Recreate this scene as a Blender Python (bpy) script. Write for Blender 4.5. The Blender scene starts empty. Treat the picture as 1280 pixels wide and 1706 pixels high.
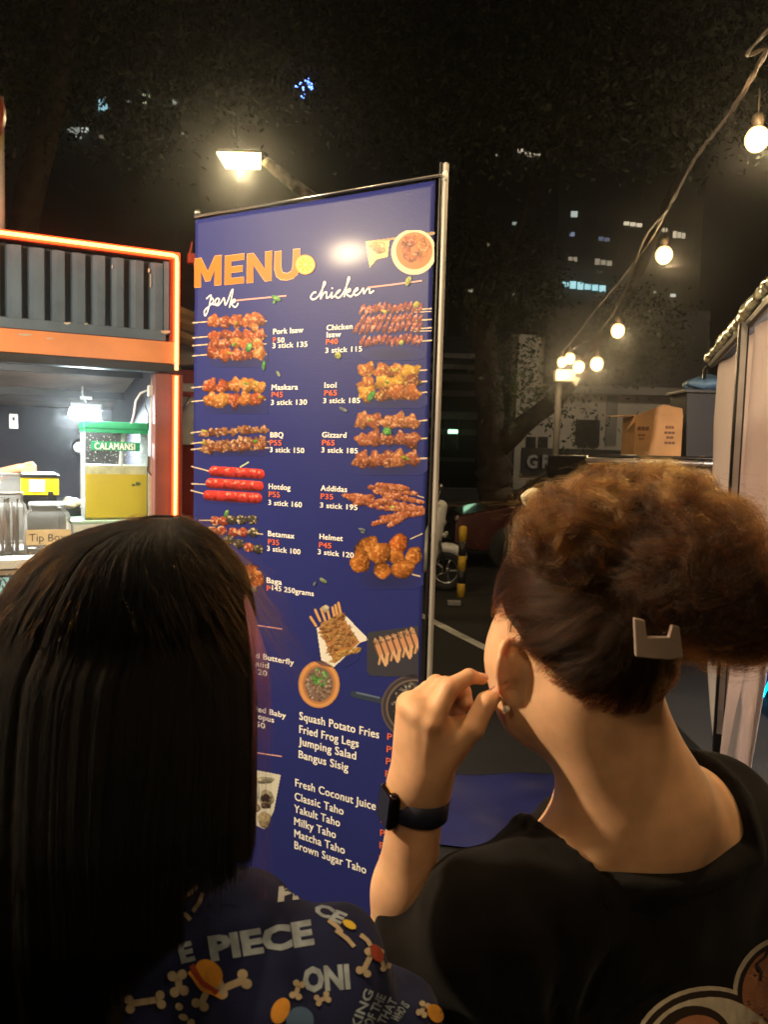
import bpy, math, random
import numpy as np
from mathutils import Vector, Matrix
from mathutils.bvhtree import BVHTree

random.seed(7)
RNG = np.random.default_rng(11)
scene = bpy.context.scene
COL = scene.collection

# ------------------------------------------------------------------ camera
F_PX, CX, CY = 1300.0, 640.0, 853.0
PITCH, ROLL = math.radians(4.46), math.radians(1.58)
CAM = np.array([0.0, 0.0, 1.6])
fwd = np.array([0, math.cos(PITCH), -math.sin(PITCH)])
r0 = np.array([1.0, 0, 0])
u0 = np.cross(r0, fwd)
right = r0 * math.cos(ROLL) + u0 * math.sin(ROLL)
up = u0 * math.cos(ROLL) - r0 * math.sin(ROLL)
cam_d = bpy.data.cameras.new('camera')
cam = bpy.data.objects.new('camera', cam_d)
COL.objects.link(cam)
M = Matrix(((right[0], up[0], -fwd[0], CAM[0]), (right[1], up[1], -fwd[1], CAM[1]),
            (right[2], up[2], -fwd[2], CAM[2]), (0, 0, 0, 1)))
cam.matrix_world = M
cam_d.sensor_fit = 'VERTICAL'
cam_d.sensor_height = 36.0
cam_d.lens = F_PX / 1706.0 * 36.0
cam_d.clip_start = 0.02
cam_d.clip_end = 600
cam_d.dof.use_dof = True
cam_d.dof.focus_distance = 1.35
cam_d.dof.aperture_fstop = 12.0
scene.camera = cam

# ------------------------------------------------------------------ world and light
world = bpy.data.worlds.new('World')
scene.world = world
world.use_nodes = True
wn = world.node_tree
bg = wn.nodes['Background']
sky = wn.nodes.new('ShaderNodeTexSky')
sky.sky_type = 'NISHITA'
sky.sun_disc = False
sky.sun_elevation = math.radians(2)
sky.sun_rotation = math.radians(200)
wn.links.new(sky.outputs[0], bg.inputs[0])
bg.inputs[1].default_value = 0.0025
sun_d = bpy.data.lights.new('moon', 'SUN')
sun_d.energy = 0.004
sun_d.color = (0.8, 0.87, 1)
sun_d.angle = math.radians(0.5)
sun = bpy.data.objects.new('moon', sun_d)
COL.objects.link(sun)
sun.rotation_euler = (math.radians(50), 0, math.radians(200))
scene.view_settings.view_transform = 'Standard'
scene.view_settings.look = 'None'
scene.view_settings.exposure = 0.2
scene.view_settings.gamma = 1.0
scene.view_settings.use_curve_mapping = False
cy = scene.cycles
cy.use_denoising = True
cy.max_bounces = 6
cy.diffuse_bounces = 3
cy.glossy_bounces = 3
cy.transmission_bounces = 8
cy.transparent_max_bounces = 16
cy.sample_clamp_indirect = 3.0
cy.caustics_reflective = False
cy.caustics_refractive = False

# ------------------------------------------------------------------ geometry of the picture -> places in the world
def ray(px, py):
    return fwd * F_PX + right * (px - CX) - up * (py - CY)

def P(px, py, Y):
    d = ray(px, py)
    return CAM + d * (Y / d[1])

def PZ(px, py, z):
    d = ray(px, py)
    return CAM + d * ((z - CAM[2]) / d[2])

def on_plane(px, py, o, n):
    d = ray(px, py)
    return CAM + d * (np.dot(o - CAM, n) / np.dot(d, n))

# ------------------------------------------------------------------ mesh helpers
class MB:
    def __init__(s):
        s.v, s.f = [], []
    def add(s, v, f):
        b = len(s.v)
        s.v.extend([tuple(map(float, p)) for p in v])
        s.f.extend([tuple(b + i for i in q) for q in f])
        return s
    def box(s, c, sz, R=None):
        c = np.array(c, float); h = np.array(sz, float) / 2
        vs = []
        for z in (-1, 1):
            for x, y in ((-1, -1), (1, -1), (1, 1), (-1, 1)):
                p = np.array([x, y, z]) * h
                if R is not None: p = R @ p
                vs.append(c + p)
        return s.add(vs, [(3, 2, 1, 0), (4, 5, 6, 7), (0, 1, 5, 4), (1, 2, 6, 5), (2, 3, 7, 6), (3, 0, 4, 7)])
    def prism(s, poly, ext):                      # poly: 3-D points, ext: extrusion vector
        n = len(poly); e = np.array(ext)
        vs = [np.array(p) for p in poly] + [np.array(p) + e for p in poly]
        fs = [tuple(range(n))[::-1], tuple(range(n, 2 * n))] + [(i, (i + 1) % n, n + (i + 1) % n, n + i) for i in range(n)]
        return s.add(vs, fs)
    def tube(s, pts, r, n=8, cap=True):
        pts = [np.array(p, float) for p in pts]
        if np.isscalar(r): r = [r] * len(pts)
        vs, fs = [], []
        prev = None
        for i, p in enumerate(pts):
            t = pts[min(i + 1, len(pts) - 1)] - pts[max(i - 1, 0)]
            t = t / (np.linalg.norm(t) + 1e-9)
            if prev is None:
                a = np.cross(t, [0, 0, 1.0])
                if np.linalg.norm(a) < .1: a = np.cross(t, [1.0, 0, 0])
            else:
                a = prev - t * np.dot(prev, t)
            a = a / (np.linalg.norm(a) + 1e-9); prev = a
            b = np.cross(t, a)
            for k in range(n):
                w = 2 * math.pi * k / n
                vs.append(p + (a * math.cos(w) + b * math.sin(w)) * r[i])
        for i in range(len(pts) - 1):
            for k in range(n):
                k2 = (k + 1) % n
                fs.append((i * n + k, i * n + k2, (i + 1) * n + k2, (i + 1) * n + k))
        if cap:
            fs.append(tuple(range(n))[::-1]); fs.append(tuple((len(pts) - 1) * n + k for k in range(n)))
        return s.add(vs, fs)
    def lathe(s, base, prof, n=20, axis=(0, 0, 1)):   # prof: list of (r, h)
        ax = np.array(axis, float); ax = ax / np.linalg.norm(ax)
        a = np.cross(ax, [0, 0, 1.0])
        if np.linalg.norm(a) < .1: a = np.array([1.0, 0, 0])
        a = a / np.linalg.norm(a); b = np.cross(ax, a)
        vs, fs = [], []
        for r, h in prof:
            for k in range(n):
                w = 2 * math.pi * k / n
                vs.append(np.array(base) + ax * h + (a * math.cos(w) + b * math.sin(w)) * max(r, 1e-5))
        for i in range(len(prof) - 1):
            for k in range(n):
                k2 = (k + 1) % n
                fs.append((i * n + k, i * n + k2, (i + 1) * n + k2, (i + 1) * n + k))
        fs.append(tuple(range(n))[::-1]); fs.append(tuple((len(prof) - 1) * n + k for k in range(n)))
        return s.add(vs, fs)
    def ball(s, c, r, n=12, m=8, sc=(1, 1, 1)):
        pr = []
        vs, fs = [], []
        for i in range(m + 1):
            th = math.pi * i / m
            for k in range(n):
                w = 2 * math.pi * k / n
                vs.append(np.array(c) + r * np.array([math.sin(th) * math.cos(w) * sc[0], math.sin(th) * math.sin(w) * sc[1], math.cos(th) * sc[2]]))
        for i in range(m):
            for k in range(n):
                k2 = (k + 1) % n
                fs.append((i * n + k, (i + 1) * n + k, (i + 1) * n + k2, i * n + k2))
        return s.add(vs, fs)
    def grid(s, fn, nu, nv):
        vs = [fn(i / nu, j / nv) for j in range(nv + 1) for i in range(nu + 1)]
        fs = [(j * (nu + 1) + i, j * (nu + 1) + i + 1, (j + 1) * (nu + 1) + i + 1, (j + 1) * (nu + 1) + i) for j in range(nv) for i in range(nu)]
        return s.add(vs, fs)

def link(o, parent=None):
    COL.objects.link(o)
    if parent is not None:
        o.parent = parent
        o.matrix_parent_inverse = Matrix.Translation(-Vector(parent['_at'])) if '_at' in parent else Matrix()
    return o

def obj(name, mb, mat, parent=None, smooth=False, bevel=0, solid=0):
    me = bpy.data.meshes.new(name)
    me.from_pydata(mb.v, [], mb.f)
    me.validate()
    if mat: me.materials.append(mat)
    if mat and len(me.polygons) < 4000 and not solid and any(k in mat.name for k in ('glass', 'clear', 'juice', 'foam')):
        import bmesh
        bm = bmesh.new(); bm.from_mesh(me); bmesh.ops.recalc_face_normals(bm, faces=bm.faces[:]); bm.to_mesh(me); bm.free()
    if smooth: me.shade_smooth()
    o = bpy.data.objects.new(name, me)
    link(o, parent)
    if solid:
        m = o.modifiers.new('s', 'SOLIDIFY'); m.thickness = solid; m.offset = 0
    if bevel:
        m = o.modifiers.new('b', 'BEVEL'); m.width = bevel; m.segments = 2; m.limit_method = 'ANGLE'
        if not smooth: me.shade_smooth(); o.modifiers.new('w', 'WEIGHTED_NORMAL')
    return o

def obj_np(name, V, Fq, mat, parent=None, smooth=True, colors=None):
    me = bpy.data.meshes.new(name)
    V = np.asarray(V, np.float32); Fq = np.asarray(Fq, np.int32)
    k = Fq.shape[1]
    me.vertices.add(len(V)); me.vertices.foreach_set('co', V.ravel())
    me.loops.add(Fq.size); me.loops.foreach_set('vertex_index', Fq.ravel())
    me.polygons.add(len(Fq)); me.polygons.foreach_set('loop_start', np.arange(0, Fq.size, k, dtype=np.int32))
    me.update(calc_edges=True); me.validate()
    if colors is not None:
        ca = me.color_attributes.new('Col', 'FLOAT_COLOR', 'POINT')
        c4 = np.ones((len(V), 4), np.float32); c4[:, :3] = colors
        ca.data.foreach_set('color', c4.ravel())
    if mat: me.materials.append(mat)
    if smooth: me.shade_smooth()
    o = bpy.data.objects.new(name, me)
    return link(o, parent)

def tag(o, label=None, cat=None, group=None, kind=None):
    if label: o['label'] = label
    if cat: o['category'] = cat
    if group: o['group'] = group
    if kind: o['kind'] = kind
    return o

def thing(name, label, cat, loc=(0, 0, 0), group=None):
    o = bpy.data.objects.new(name, None)
    COL.objects.link(o)
    o.location = [float(c) for c in loc]
    o['_at'] = [float(c) for c in loc]
    o.empty_display_size = .1
    return tag(o, label, cat, group)

def hier(o, out=None):
    return [c for c in bpy.data.objects if c.parent == o]

def copy_thing(o, delta, label, group=None, kids=None):
    kids = kids if kids is not None else hier(o)
    c = o.copy(); COL.objects.link(c); c.location = o.location + Vector([float(x) for x in delta])
    c['label'] = label
    if group: c['group'] = group
    for k in kids:
        d = k.copy(); COL.objects.link(d); d.parent = c
    return c

# ------------------------------------------------------------------ materials
def mat(name, col, rough=.6, metal=0, var=.12, scale=8, bump=0.0, bscale=60, emit=None, es=0, trans=0, ior=1.45,
        sss=0, spec=.5, coat=0, stretch=None, col2=None, sheen=0):
    m = bpy.data.materials.new(name)
    m.use_nodes = True
    nt = m.node_tree
    b = nt.nodes['Principled BSDF']
    tc = nt.nodes.new('ShaderNodeTexCoord')
    mp = nt.nodes.new('ShaderNodeMapping')
    nt.links.new(tc.outputs['Object'], mp.inputs[0])
    if stretch: mp.inputs['Scale'].default_value = stretch
    nz = nt.nodes.new('ShaderNodeTexNoise')
    nz.inputs['Scale'].default_value = scale; nz.inputs['Detail'].default_value = 6
    nt.links.new(mp.outputs[0], nz.inputs['Vector'])
    mx = nt.nodes.new('ShaderNodeMix'); mx.data_type = 'RGBA'
    c = col
    lo = tuple(x * (1 - var) for x in c) if col2 is None else col2
    hi = tuple(min(1, x * (1 + var)) for x in c)
    mx.inputs['A'].default_value = (*lo, 1); mx.inputs['B'].default_value = (*hi, 1)
    rmp = nt.nodes.new('ShaderNodeMapRange')
    rmp.inputs['From Min'].default_value = .35; rmp.inputs['From Max'].default_value = .65
    nt.links.new(nz.outputs['Fac'], rmp.inputs['Value'])
    nt.links.new(rmp.outputs[0], mx.inputs['Factor'])
    nt.links.new(mx.outputs['Result'], b.inputs['Base Color'])
    r2 = nt.nodes.new('ShaderNodeMapRange')
    r2.inputs['To Min'].default_value = max(0, rough - .08); r2.inputs['To Max'].default_value = min(1, rough + .08)
    nt.links.new(nz.outputs['Fac'], r2.inputs['Value']); nt.links.new(r2.outputs[0], b.inputs['Roughness'])
    b.inputs['Metallic'].default_value = metal
    b.inputs['IOR'].default_value = ior
    b.inputs['Specular IOR Level'].default_value = spec
    b.inputs['Transmission Weight'].default_value = trans
    b.inputs['Coat Weight'].default_value = coat
    if sheen: b.inputs['Sheen Weight'].default_value = sheen
    if sss:
        b.inputs['Subsurface Weight'].default_value = sss
        b.inputs['Subsurface Radius'].default_value = (1, .35, .18); b.inputs['Subsurface Scale'].default_value = .010
    if emit:
        b.inputs['Emission Color'].default_value = (*emit, 1); b.inputs['Emission Strength'].default_value = es
    if bump:
        n2 = nt.nodes.new('ShaderNodeTexNoise'); n2.inputs['Scale'].default_value = bscale; n2.inputs['Detail'].default_value = 5
        nt.links.new(mp.outputs[0], n2.inputs['Vector'])
        bp = nt.nodes.new('ShaderNodeBump'); bp.inputs['Strength'].default_value = bump; bp.inputs['Distance'].default_value = .01
        nt.links.new(n2.outputs['Fac'], bp.inputs['Height']); nt.links.new(bp.outputs[0], b.inputs['Normal'])
    return m

def translucent_col(m, k, c):
    translucent(m, k, c); return m

def translucent(m, k, c=(.8, .66, .58)):
    nt = m.node_tree; b = nt.nodes['Principled BSDF']; out = nt.nodes['Material Output']
    tr = nt.nodes.new('ShaderNodeBsdfTranslucent'); tr.inputs[0].default_value = (*c, 1)
    mx = nt.nodes.new('ShaderNodeMixShader'); mx.inputs[0].default_value = k
    nt.links.new(b.outputs[0], mx.inputs[1]); nt.links.new(tr.outputs[0], mx.inputs[2]); nt.links.new(mx.outputs[0], out.inputs[0])
    return m

def print_mat(name, rough=.35, bump=.0):
    m = bpy.data.materials.new(name); m.use_nodes = True; nt = m.node_tree
    b = nt.nodes['Principled BSDF']
    a = nt.nodes.new('ShaderNodeAttribute'); a.attribute_name = 'Col'
    nt.links.new(a.outputs['Color'], b.inputs['Base Color']); b.inputs['Roughness'].default_value = rough; b.inputs['Specular IOR Level'].default_value = .19; b.inputs['Coat Weight'].default_value = .017; b.inputs['Coat Roughness'].default_value = .115
    return m

def hair_mat(name, melanin, red, rough=.35, rr=.3, ior=1.45):
    m = bpy.data.materials.new(name); m.use_nodes = True; nt = m.node_tree
    nt.nodes.clear()
    h = nt.nodes.new('ShaderNodeBsdfHairPrincipled'); h.parametrization = 'MELANIN'
    h.inputs['Melanin'].default_value = melanin; h.inputs['Melanin Redness'].default_value = red
    h.inputs['Roughness'].default_value = rough; h.inputs['Radial Roughness'].default_value = rr
    h.inputs['Random Color'].default_value = .5; h.inputs['IOR'].default_value = ior; h.inputs['Random Roughness'].default_value = .3
    o = nt.nodes.new('ShaderNodeOutputMaterial'); nt.links.new(h.outputs[0], o.inputs[0])
    return m

def clear_mat(name, col=(.85, .92, .92), alpha=.14, rough=.06):
    m = bpy.data.materials.new(name); m.use_nodes = True; nt = m.node_tree
    b = nt.nodes['Principled BSDF']; out = nt.nodes['Material Output']
    b.inputs['Base Color'].default_value = (*col, 1); b.inputs['Roughness'].default_value = rough; b.inputs['Specular IOR Level'].default_value = .8
    tr = nt.nodes.new('ShaderNodeBsdfTransparent'); fr = nt.nodes.new('ShaderNodeFresnel'); fr.inputs[0].default_value = 1.45
    ad = nt.nodes.new('ShaderNodeMath'); ad.operation = 'ADD'; ad.inputs[1].default_value = alpha
    mx = nt.nodes.new('ShaderNodeMixShader'); nt.links.new(fr.outputs[0], ad.inputs[0]); nt.links.new(ad.outputs[0], mx.inputs[0])
    nt.links.new(tr.outputs[0], mx.inputs[1]); nt.links.new(b.outputs[0], mx.inputs[2]); nt.links.new(mx.outputs[0], out.inputs[0])
    return m

def spot(name, loc, to, w, col, r=.04, deg=160, blend=.4):
    d = bpy.data.lights.new(name, 'SPOT'); d.energy = w; d.color = col; d.shadow_soft_size = r; d.spot_size = math.radians(deg); d.spot_blend = blend
    o = bpy.data.objects.new(name, d); o.location = [float(c) for c in loc]
    o.rotation_euler = Vector([float(a) for a in to]).to_track_quat('-Z', 'Y').to_euler()
    return link(o)

def clumped(r, n, per, spread):
    g = r.integers(0, n, n * per); return g, r.normal(size=(n * per, 3)) * spread

def strands(name, pts, radii, material, parent):     # pts: (n, k, 3)
    n, k, _ = pts.shape
    h = bpy.data.hair_curves.new(name)
    h.add_curves([k] * n)
    h.attributes['position'].data.foreach_set('vector', pts.astype(np.float32).ravel())
    ra = h.attributes.new('radius', 'FLOAT', 'POINT')
    ra.data.foreach_set('value', np.broadcast_to(radii, (n, k)).astype(np.float32).ravel())
    h.materials.append(material)
    o = bpy.data.objects.new(name, h)
    link(o, parent)
    o['kind'] = 'stuff'
    return o

def point_light(name, loc, w, col, r=.03, parent=None):
    d = bpy.data.lights.new(name, 'POINT'); d.energy = w; d.color = col; d.shadow_soft_size = r
    o = bpy.data.objects.new(name, d); o.location = [float(c) for c in loc]
    return link(o, parent)

# ------------------------------------------------------------------ smooth solids (distance fields + surface nets)
def smin(a, b, k):
    h = np.clip(.5 + .5 * (b - a) / k, 0, 1)
    return b * (1 - h) + a * h - k * h * (1 - h)

def smax(a, b, k): return -smin(-a, -b, k)

def sd_cone(p, a, b, r1, r2):
    a = np.asarray(a, np.float32); b = np.asarray(b, np.float32)
    ab = b - a
    t = np.clip(((p - a) @ ab) / (ab @ ab), 0, 1)
    return np.linalg.norm(p - a - t[:, None] * ab, axis=1) - (r1 + (r2 - r1) * t)

def sd_ell(p, c, r, R=None):
    q = p - np.asarray(c, np.float32)
    if R is not None: q = q @ R                     # columns of R: local axes in the world
    r = np.asarray(r, np.float32)
    k0 = np.linalg.norm(q / r, axis=1); k1 = np.linalg.norm(q / (r * r), axis=1) + 1e-9
    return k0 * (k0 - 1) / k1

def surface_nets(f, lo, hi, h):
    lo = np.array(lo, float); hi = np.array(hi, float)
    n = np.ceil((hi - lo) / h).astype(int) + 1
    ax = [lo[i] + h * np.arange(n[i]) for i in range(3)]
    G = np.stack(np.meshgrid(*ax, indexing='ij'), -1).reshape(-1, 3).astype(np.float32)
    out = np.empty(len(G), np.float32)
    for i in range(0, len(G), 400000):
        out[i:i + 400000] = f(G[i:i + 400000])
    D = out.reshape(n)
    ins = D < 0
    cs = [(0, 0, 0), (1, 0, 0), (0, 1, 0), (1, 1, 0), (0, 0, 1), (1, 0, 1), (0, 1, 1), (1, 1, 1)]
    def cut(A, c): return A[c[0]:c[0] + n[0] - 1, c[1]:c[1] + n[1] - 1, c[2]:c[2] + n[2] - 1]
    cnt = sum(cut(ins, c).astype(np.int8) for c in cs)
    act = (cnt > 0) & (cnt < 8)
    idx = -np.ones(act.shape, np.int64); I = np.argwhere(act); idx[act] = np.arange(len(I))
    acc = np.zeros((len(I), 3)); w = np.zeros(len(I))
    val = [D[I[:, 0] + c[0], I[:, 1] + c[1], I[:, 2] + c[2]] for c in cs]
    for a in range(8):
        for b in range(a + 1, 8):
            if sum(abs(cs[a][k] - cs[b][k]) for k in range(3)) != 1: continue
            va, vb = val[a], val[b]
            m = (va < 0) != (vb < 0)
            t = va[m] / (va[m] - vb[m])
            pa = np.array(cs[a]); pb = np.array(cs[b])
            acc[m] += pa + t[:, None] * (pb - pa); w[m] += 1
    V = lo + h * (I + acc / w[:, None])
    Fs = []
    for d in range(3):
        e = [0, 0, 0]; e[d] = 1
        u, v = [(1, 2), (2, 0), (0, 1)][d]
        A = ins[:n[0] - e[0], :n[1] - e[1], :n[2] - e[2]]; B = ins[e[0]:, e[1]:, e[2]:]
        for sgn, mk in ((1, A & ~B), (0, ~A & B)):
            E = np.argwhere(mk)
            E = E[(E[:, u] > 0) & (E[:, v] > 0) & (E[:, u] < n[u] - 1) & (E[:, v] < n[v] - 1)]
            du = np.zeros(3, int); du[u] = 1; dv = np.zeros(3, int); dv[v] = 1
            q = [E - du - dv, E - dv, E, E - du]
            q = [idx[x[:, 0], x[:, 1], x[:, 2]] for x in q]
            if not sgn: q = q[::-1]
            Fs.append(np.stack(q, 1))
    Fq = np.concatenate(Fs)
    Fq = Fq[(Fq >= 0).all(1)]
    return V, Fq

def relax(V, Fq, it=2, k=.5):
    n = len(V)
    for _ in range(it):
        s = np.zeros((n, 3)); c = np.zeros(n)
        for a, b in ((0, 1), (1, 2), (2, 3), (3, 0)):
            for i, j in ((a, b), (b, a)):
                s += np.stack([np.bincount(Fq[:, i], V[Fq[:, j], d], n) for d in range(3)], 1)
                c += np.bincount(Fq[:, i], minlength=n)
        V = V * (1 - k) + k * s / np.maximum(c, 1)[:, None]
    return V

def join_meshes(ms):
    Vs, Fs, b = [], [], 0
    for V, Fq in ms:
        Vs.append(V); Fs.append(Fq + b); b += len(V)
    return np.concatenate(Vs), np.concatenate(Fs)

def vnoise(p, s, seed=0):                            # cheap smooth 3-D noise from sines, about -1..1
    r = np.random.default_rng(seed); o = np.zeros(len(p), np.float32)
    for _ in range(6):
        k = r.normal(size=3) * s; o += np.sin(p @ k + r.uniform(0, 6.28))
    return o / 3.5

def yaw_axes(deg):                                   # turned to its left by deg: columns right, forward, up
    a = math.radians(deg)
    return np.array([[math.cos(a), -math.sin(a), 0], [math.sin(a), math.cos(a), 0], [0, 0, 1.0]])

# ------------------------------------------------------------------ lettering
def norm(v): return v / np.linalg.norm(v, axis=-1, keepdims=True)
_glyph = {}
def text_mesh(s, bold=.02, shear=0, res=3):
    key = (s, bold, shear)
    if key in _glyph: return _glyph[key]
    cu = bpy.data.curves.new('t', 'FONT'); cu.body = s; cu.size = 1; cu.resolution_u = res; cu.shear = shear
    flat = res == 2
    if flat: cu.offset = bold
    elif bold > 0: cu.space_character = 1 + bold * 2.2
    o = bpy.data.objects.new('t', cu)
    me = bpy.data.meshes.new_from_object(o)
    V = np.array([v.co[:] for v in me.vertices]); Fs = [tuple(p.vertices) for p in me.polygons]
    bpy.data.meshes.remove(me); bpy.data.objects.remove(o); bpy.data.curves.remove(cu)
    if not flat and bold > 0:                        # heavier weight: shifted copies, each a hair above the last
        n = len(V); W_, G_ = [], []
        for k, (dx, dy) in enumerate(((-1, -.45), (1, -.45), (-1, .45), (1, .45), (0, 0))):
            q = V.copy(); q[:, 0] += dx * bold; q[:, 1] += dy * bold; q[:, 2] = k * 4e-5; W_.append(q); G_ += [tuple(i + n * k for i in f) for f in Fs]
        V, Fs = np.concatenate(W_), G_
    V[:, 0] -= V[:, 0].min()
    w = V[:, 0].max()
    _glyph[key] = (V, Fs, w)
    return _glyph[key]

CAPH = .729 if True else .7
# ------------------------------------------------------------------ shared materials
M_ = {}
M_['black_metal'] = mat('black_metal', (.012, .011, .011), .4, .3, .3)
M_['steel'] = mat('steel', (.45, .45, .46), .3, .9, .1)
M_['white_plastic'] = mat('white_plastic', (.7, .72, .72), .4)
M_['cable'] = mat('cable', (.07, .05, .035), .6, bump=.3)
M_['bark'] = mat('bark', (.07, .05, .035), .95, 0, .4, 6, .9, 18)
M_['leaf'] = mat('leaf', (.022, .034, .010), .6, 0, .5, 3)
M_['leaf2'] = mat('leaf_pale', (.075, .10, .03), .6, 0, .4, 3)
M_['concrete'] = mat('concrete', (.3, .29, .27), .85, 0, .25, 3, .3, 30)
M_['dark_wall'] = mat('dark_wall', (.05, .05, .055), .9, 0, .3, 1)

# ------------------------------------------------------------------ ground
def ground():
    mb = MB(); s = 320
    mb.add([(-s, -s, 0), (s, -s, 0), (s, s, 0), (-s, s, 0)], [(0, 1, 2, 3)])
    g = obj('ground', mb, mat('asphalt', (.014, .0135, .013), .85, 0, .4, .8, .6, 90))
    g['kind'] = 'structure'
    pm = mat('road_paint', (.55, .54, .5), .7, 0, .35, 5, .3, 60)
    for a, b, w in (((700, 1024), (905, 1128), .1), ((1040, 1196), (1215, 1296), .12)):
        p, q = PZ(*a, .004), PZ(*b, .004)
        d = (q - p) / np.linalg.norm(q - p); nrm = np.array([-d[1], d[0], 0]) * w / 2
        p = p - d * .6; q = q + d * .6
        mb = MB(); k = 24; vs = []
        for i in range(k + 1):
            c = p + (q - p) * i / k
            vs += [c - nrm * random.uniform(.9, 1.05), c + nrm * random.uniform(.9, 1.05)]
        mb.add(vs, [(2 * i, 2 * i + 2, 2 * i + 3, 2 * i + 1) for i in range(k)])
        o = obj('road_marking', mb, pm); o['kind'] = 'structure'
    # distant kerb and pavement under the building
    mb = MB(); c = P(900, 800, 19.0)
    mb.box((3, 21.3, .065), (34, 4, .13)); o = obj('pavement', mb, M_['concrete'], bevel=.01); o['kind'] = 'structure'
ground()

def night_sky():
    mb = MB(); mb.ball((0, 0, 0), 300, 32, 16)
    m = bpy.data.materials.new('night_sky'); m.use_nodes = True; nt = m.node_tree
    b = nt.nodes['Principled BSDF']; b.inputs['Base Color'].default_value = (0, 0, 0, 1); b.inputs['Specular IOR Level'].default_value = 0
    b.inputs['Emission Color'].default_value = (.011, .009, .0075, 1); b.inputs['Emission Strength'].default_value = .22
    o = obj('sky', mb, m, smooth=True); o['kind'] = 'structure'
night_sky()

# ------------------------------------------------------------------ menu banner
BL = P(327, 360, 2.15); _a, _b = ray(327, 360), ray(735, 292)
BO = P(735, 292, 2.15 * (_a[2] / _a[1]) / (_b[2] / _b[1]))        # both top corners at one height
b_e = BO - BL; b_e[2] = 0; BW = np.linalg.norm(b_e); b_e /= BW
b_n = np.array([b_e[1], -b_e[0], 0.0])               # towards the viewer
B0 = np.array([BL[0], BL[1], 0.0])
BTOP = (BO[2] + BL[2]) / 2
def ban(px, py):
    q = on_plane(px, py, B0, b_n)
    return np.array([np.dot(q - B0, b_e), q[2]])
def wave(u, v): return .0022 * math.sin(u * 9 + v * 3) + .0014 * math.sin(v * 8 + u * 5)
def bw(u, v, off): return B0 + b_e * u + np.array([0, 0, v]) + b_n * (off + wave(u, v))

white_print = mat('white_print', (.86, .86, .88), .4, spec=.19, coat=.017, var=.05)
orange_print = mat('orange_print', (.75, .17, .02), .4, spec=.19, coat=.017, var=.06)
red_print = mat('coral_print', (.72, .15, .07), .4, spec=.19, coat=.017, var=.06)
pink_print = mat('pink_print', (.62, .34, .36), .4, spec=.19, coat=.017, var=.06)

banner = thing('menu_banner', 'tall navy roll-up menu banner headed MENU with rows of skewer pictures', 'menu banner', B0)
mb = MB()
def sheet(u, v):
    return bw(-.004 + u * (BW - .008), .12 + v * (BTOP - .13), 0)
mb.grid(sheet, 60, 160)
bm_ = mat('banner_vinyl', (.022, .029, .175), .42, 0, .06, 1.5, .05, 260, spec=.19, coat=.017)
bm_.node_tree.nodes['Principled BSDF'].inputs['Coat Roughness'].default_value = .115
obj('banner_sheet', mb, bm_, banner, smooth=True, solid=.0006)
mb = MB(); mb.tube([bw(-.006, BTOP, 0), bw(BW + .004, BTOP, 0)], .0032, 10); obj('top_rail', mb, M_['steel'], banner, True)
mb = MB(); mb.box(bw(BW + .006, (BTOP + .1) / 2 + .01, -.012), (.0095, .012, BTOP - .06), np.stack([b_e, -b_n, [0, 0, 1]], 1))
obj('side_rail', mb, mat('rail_grey', (.30, .29, .28), .45, .2), banner, bevel=.002)
mb = MB(); mb.box(bw(BW - .004, (BTOP + .1) / 2 + .01, -.012), (.003, .02, BTOP - .06), np.stack([b_e, -b_n, [0, 0, 1]], 1))
obj('rail_seam', mb, M_['black_metal'], banner)
mb = MB(); mb.tube([bw(BW + .006, BTOP - .01, -.012), bw(BW + .006, BTOP + .006, -.012)], .006, 8); mb.ball(bw(BW + .006, BTOP + .007, -.012), .006)
obj('rail_cap', mb, M_['white_plastic'], banner, True)
mb = MB(); mb.ball(bw(.004, BTOP + .008, 0), .009); obj('rail_cap', mb, M_['steel'], banner, True)
mb = MB(); mb.box(bw(BW / 2, .065, -.01), (BW + .03, .16, .12), np.stack([b_e, -b_n, [0, 0, 1]], 1))
obj('cassette_base', mb, M_['steel'], banner, bevel=.015)

OFFP = .0016
def btext(name, s, x0, y0, x1, y1, cap, material, bold=.03, off=OFFP, parent=banner):
    V, Fs, w = text_mesh(s, bold)
    a = ban(x0, y0); b = ban(x1, y1)
    vb = (a[1] + b[1]) / 2
    t0 = ban(x0, y0 - cap)
    sy = (t0[1] - a[1]) / .70; sx = (b[0] - a[0]) / w
    mb = MB()
    sl = 0.0
    mb.add([bw(a[0] + p[0] * sx, vb + p[1] * sy + sl, off + p[2]) for p in V], Fs)
    return obj(name, mb, material, parent)

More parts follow.
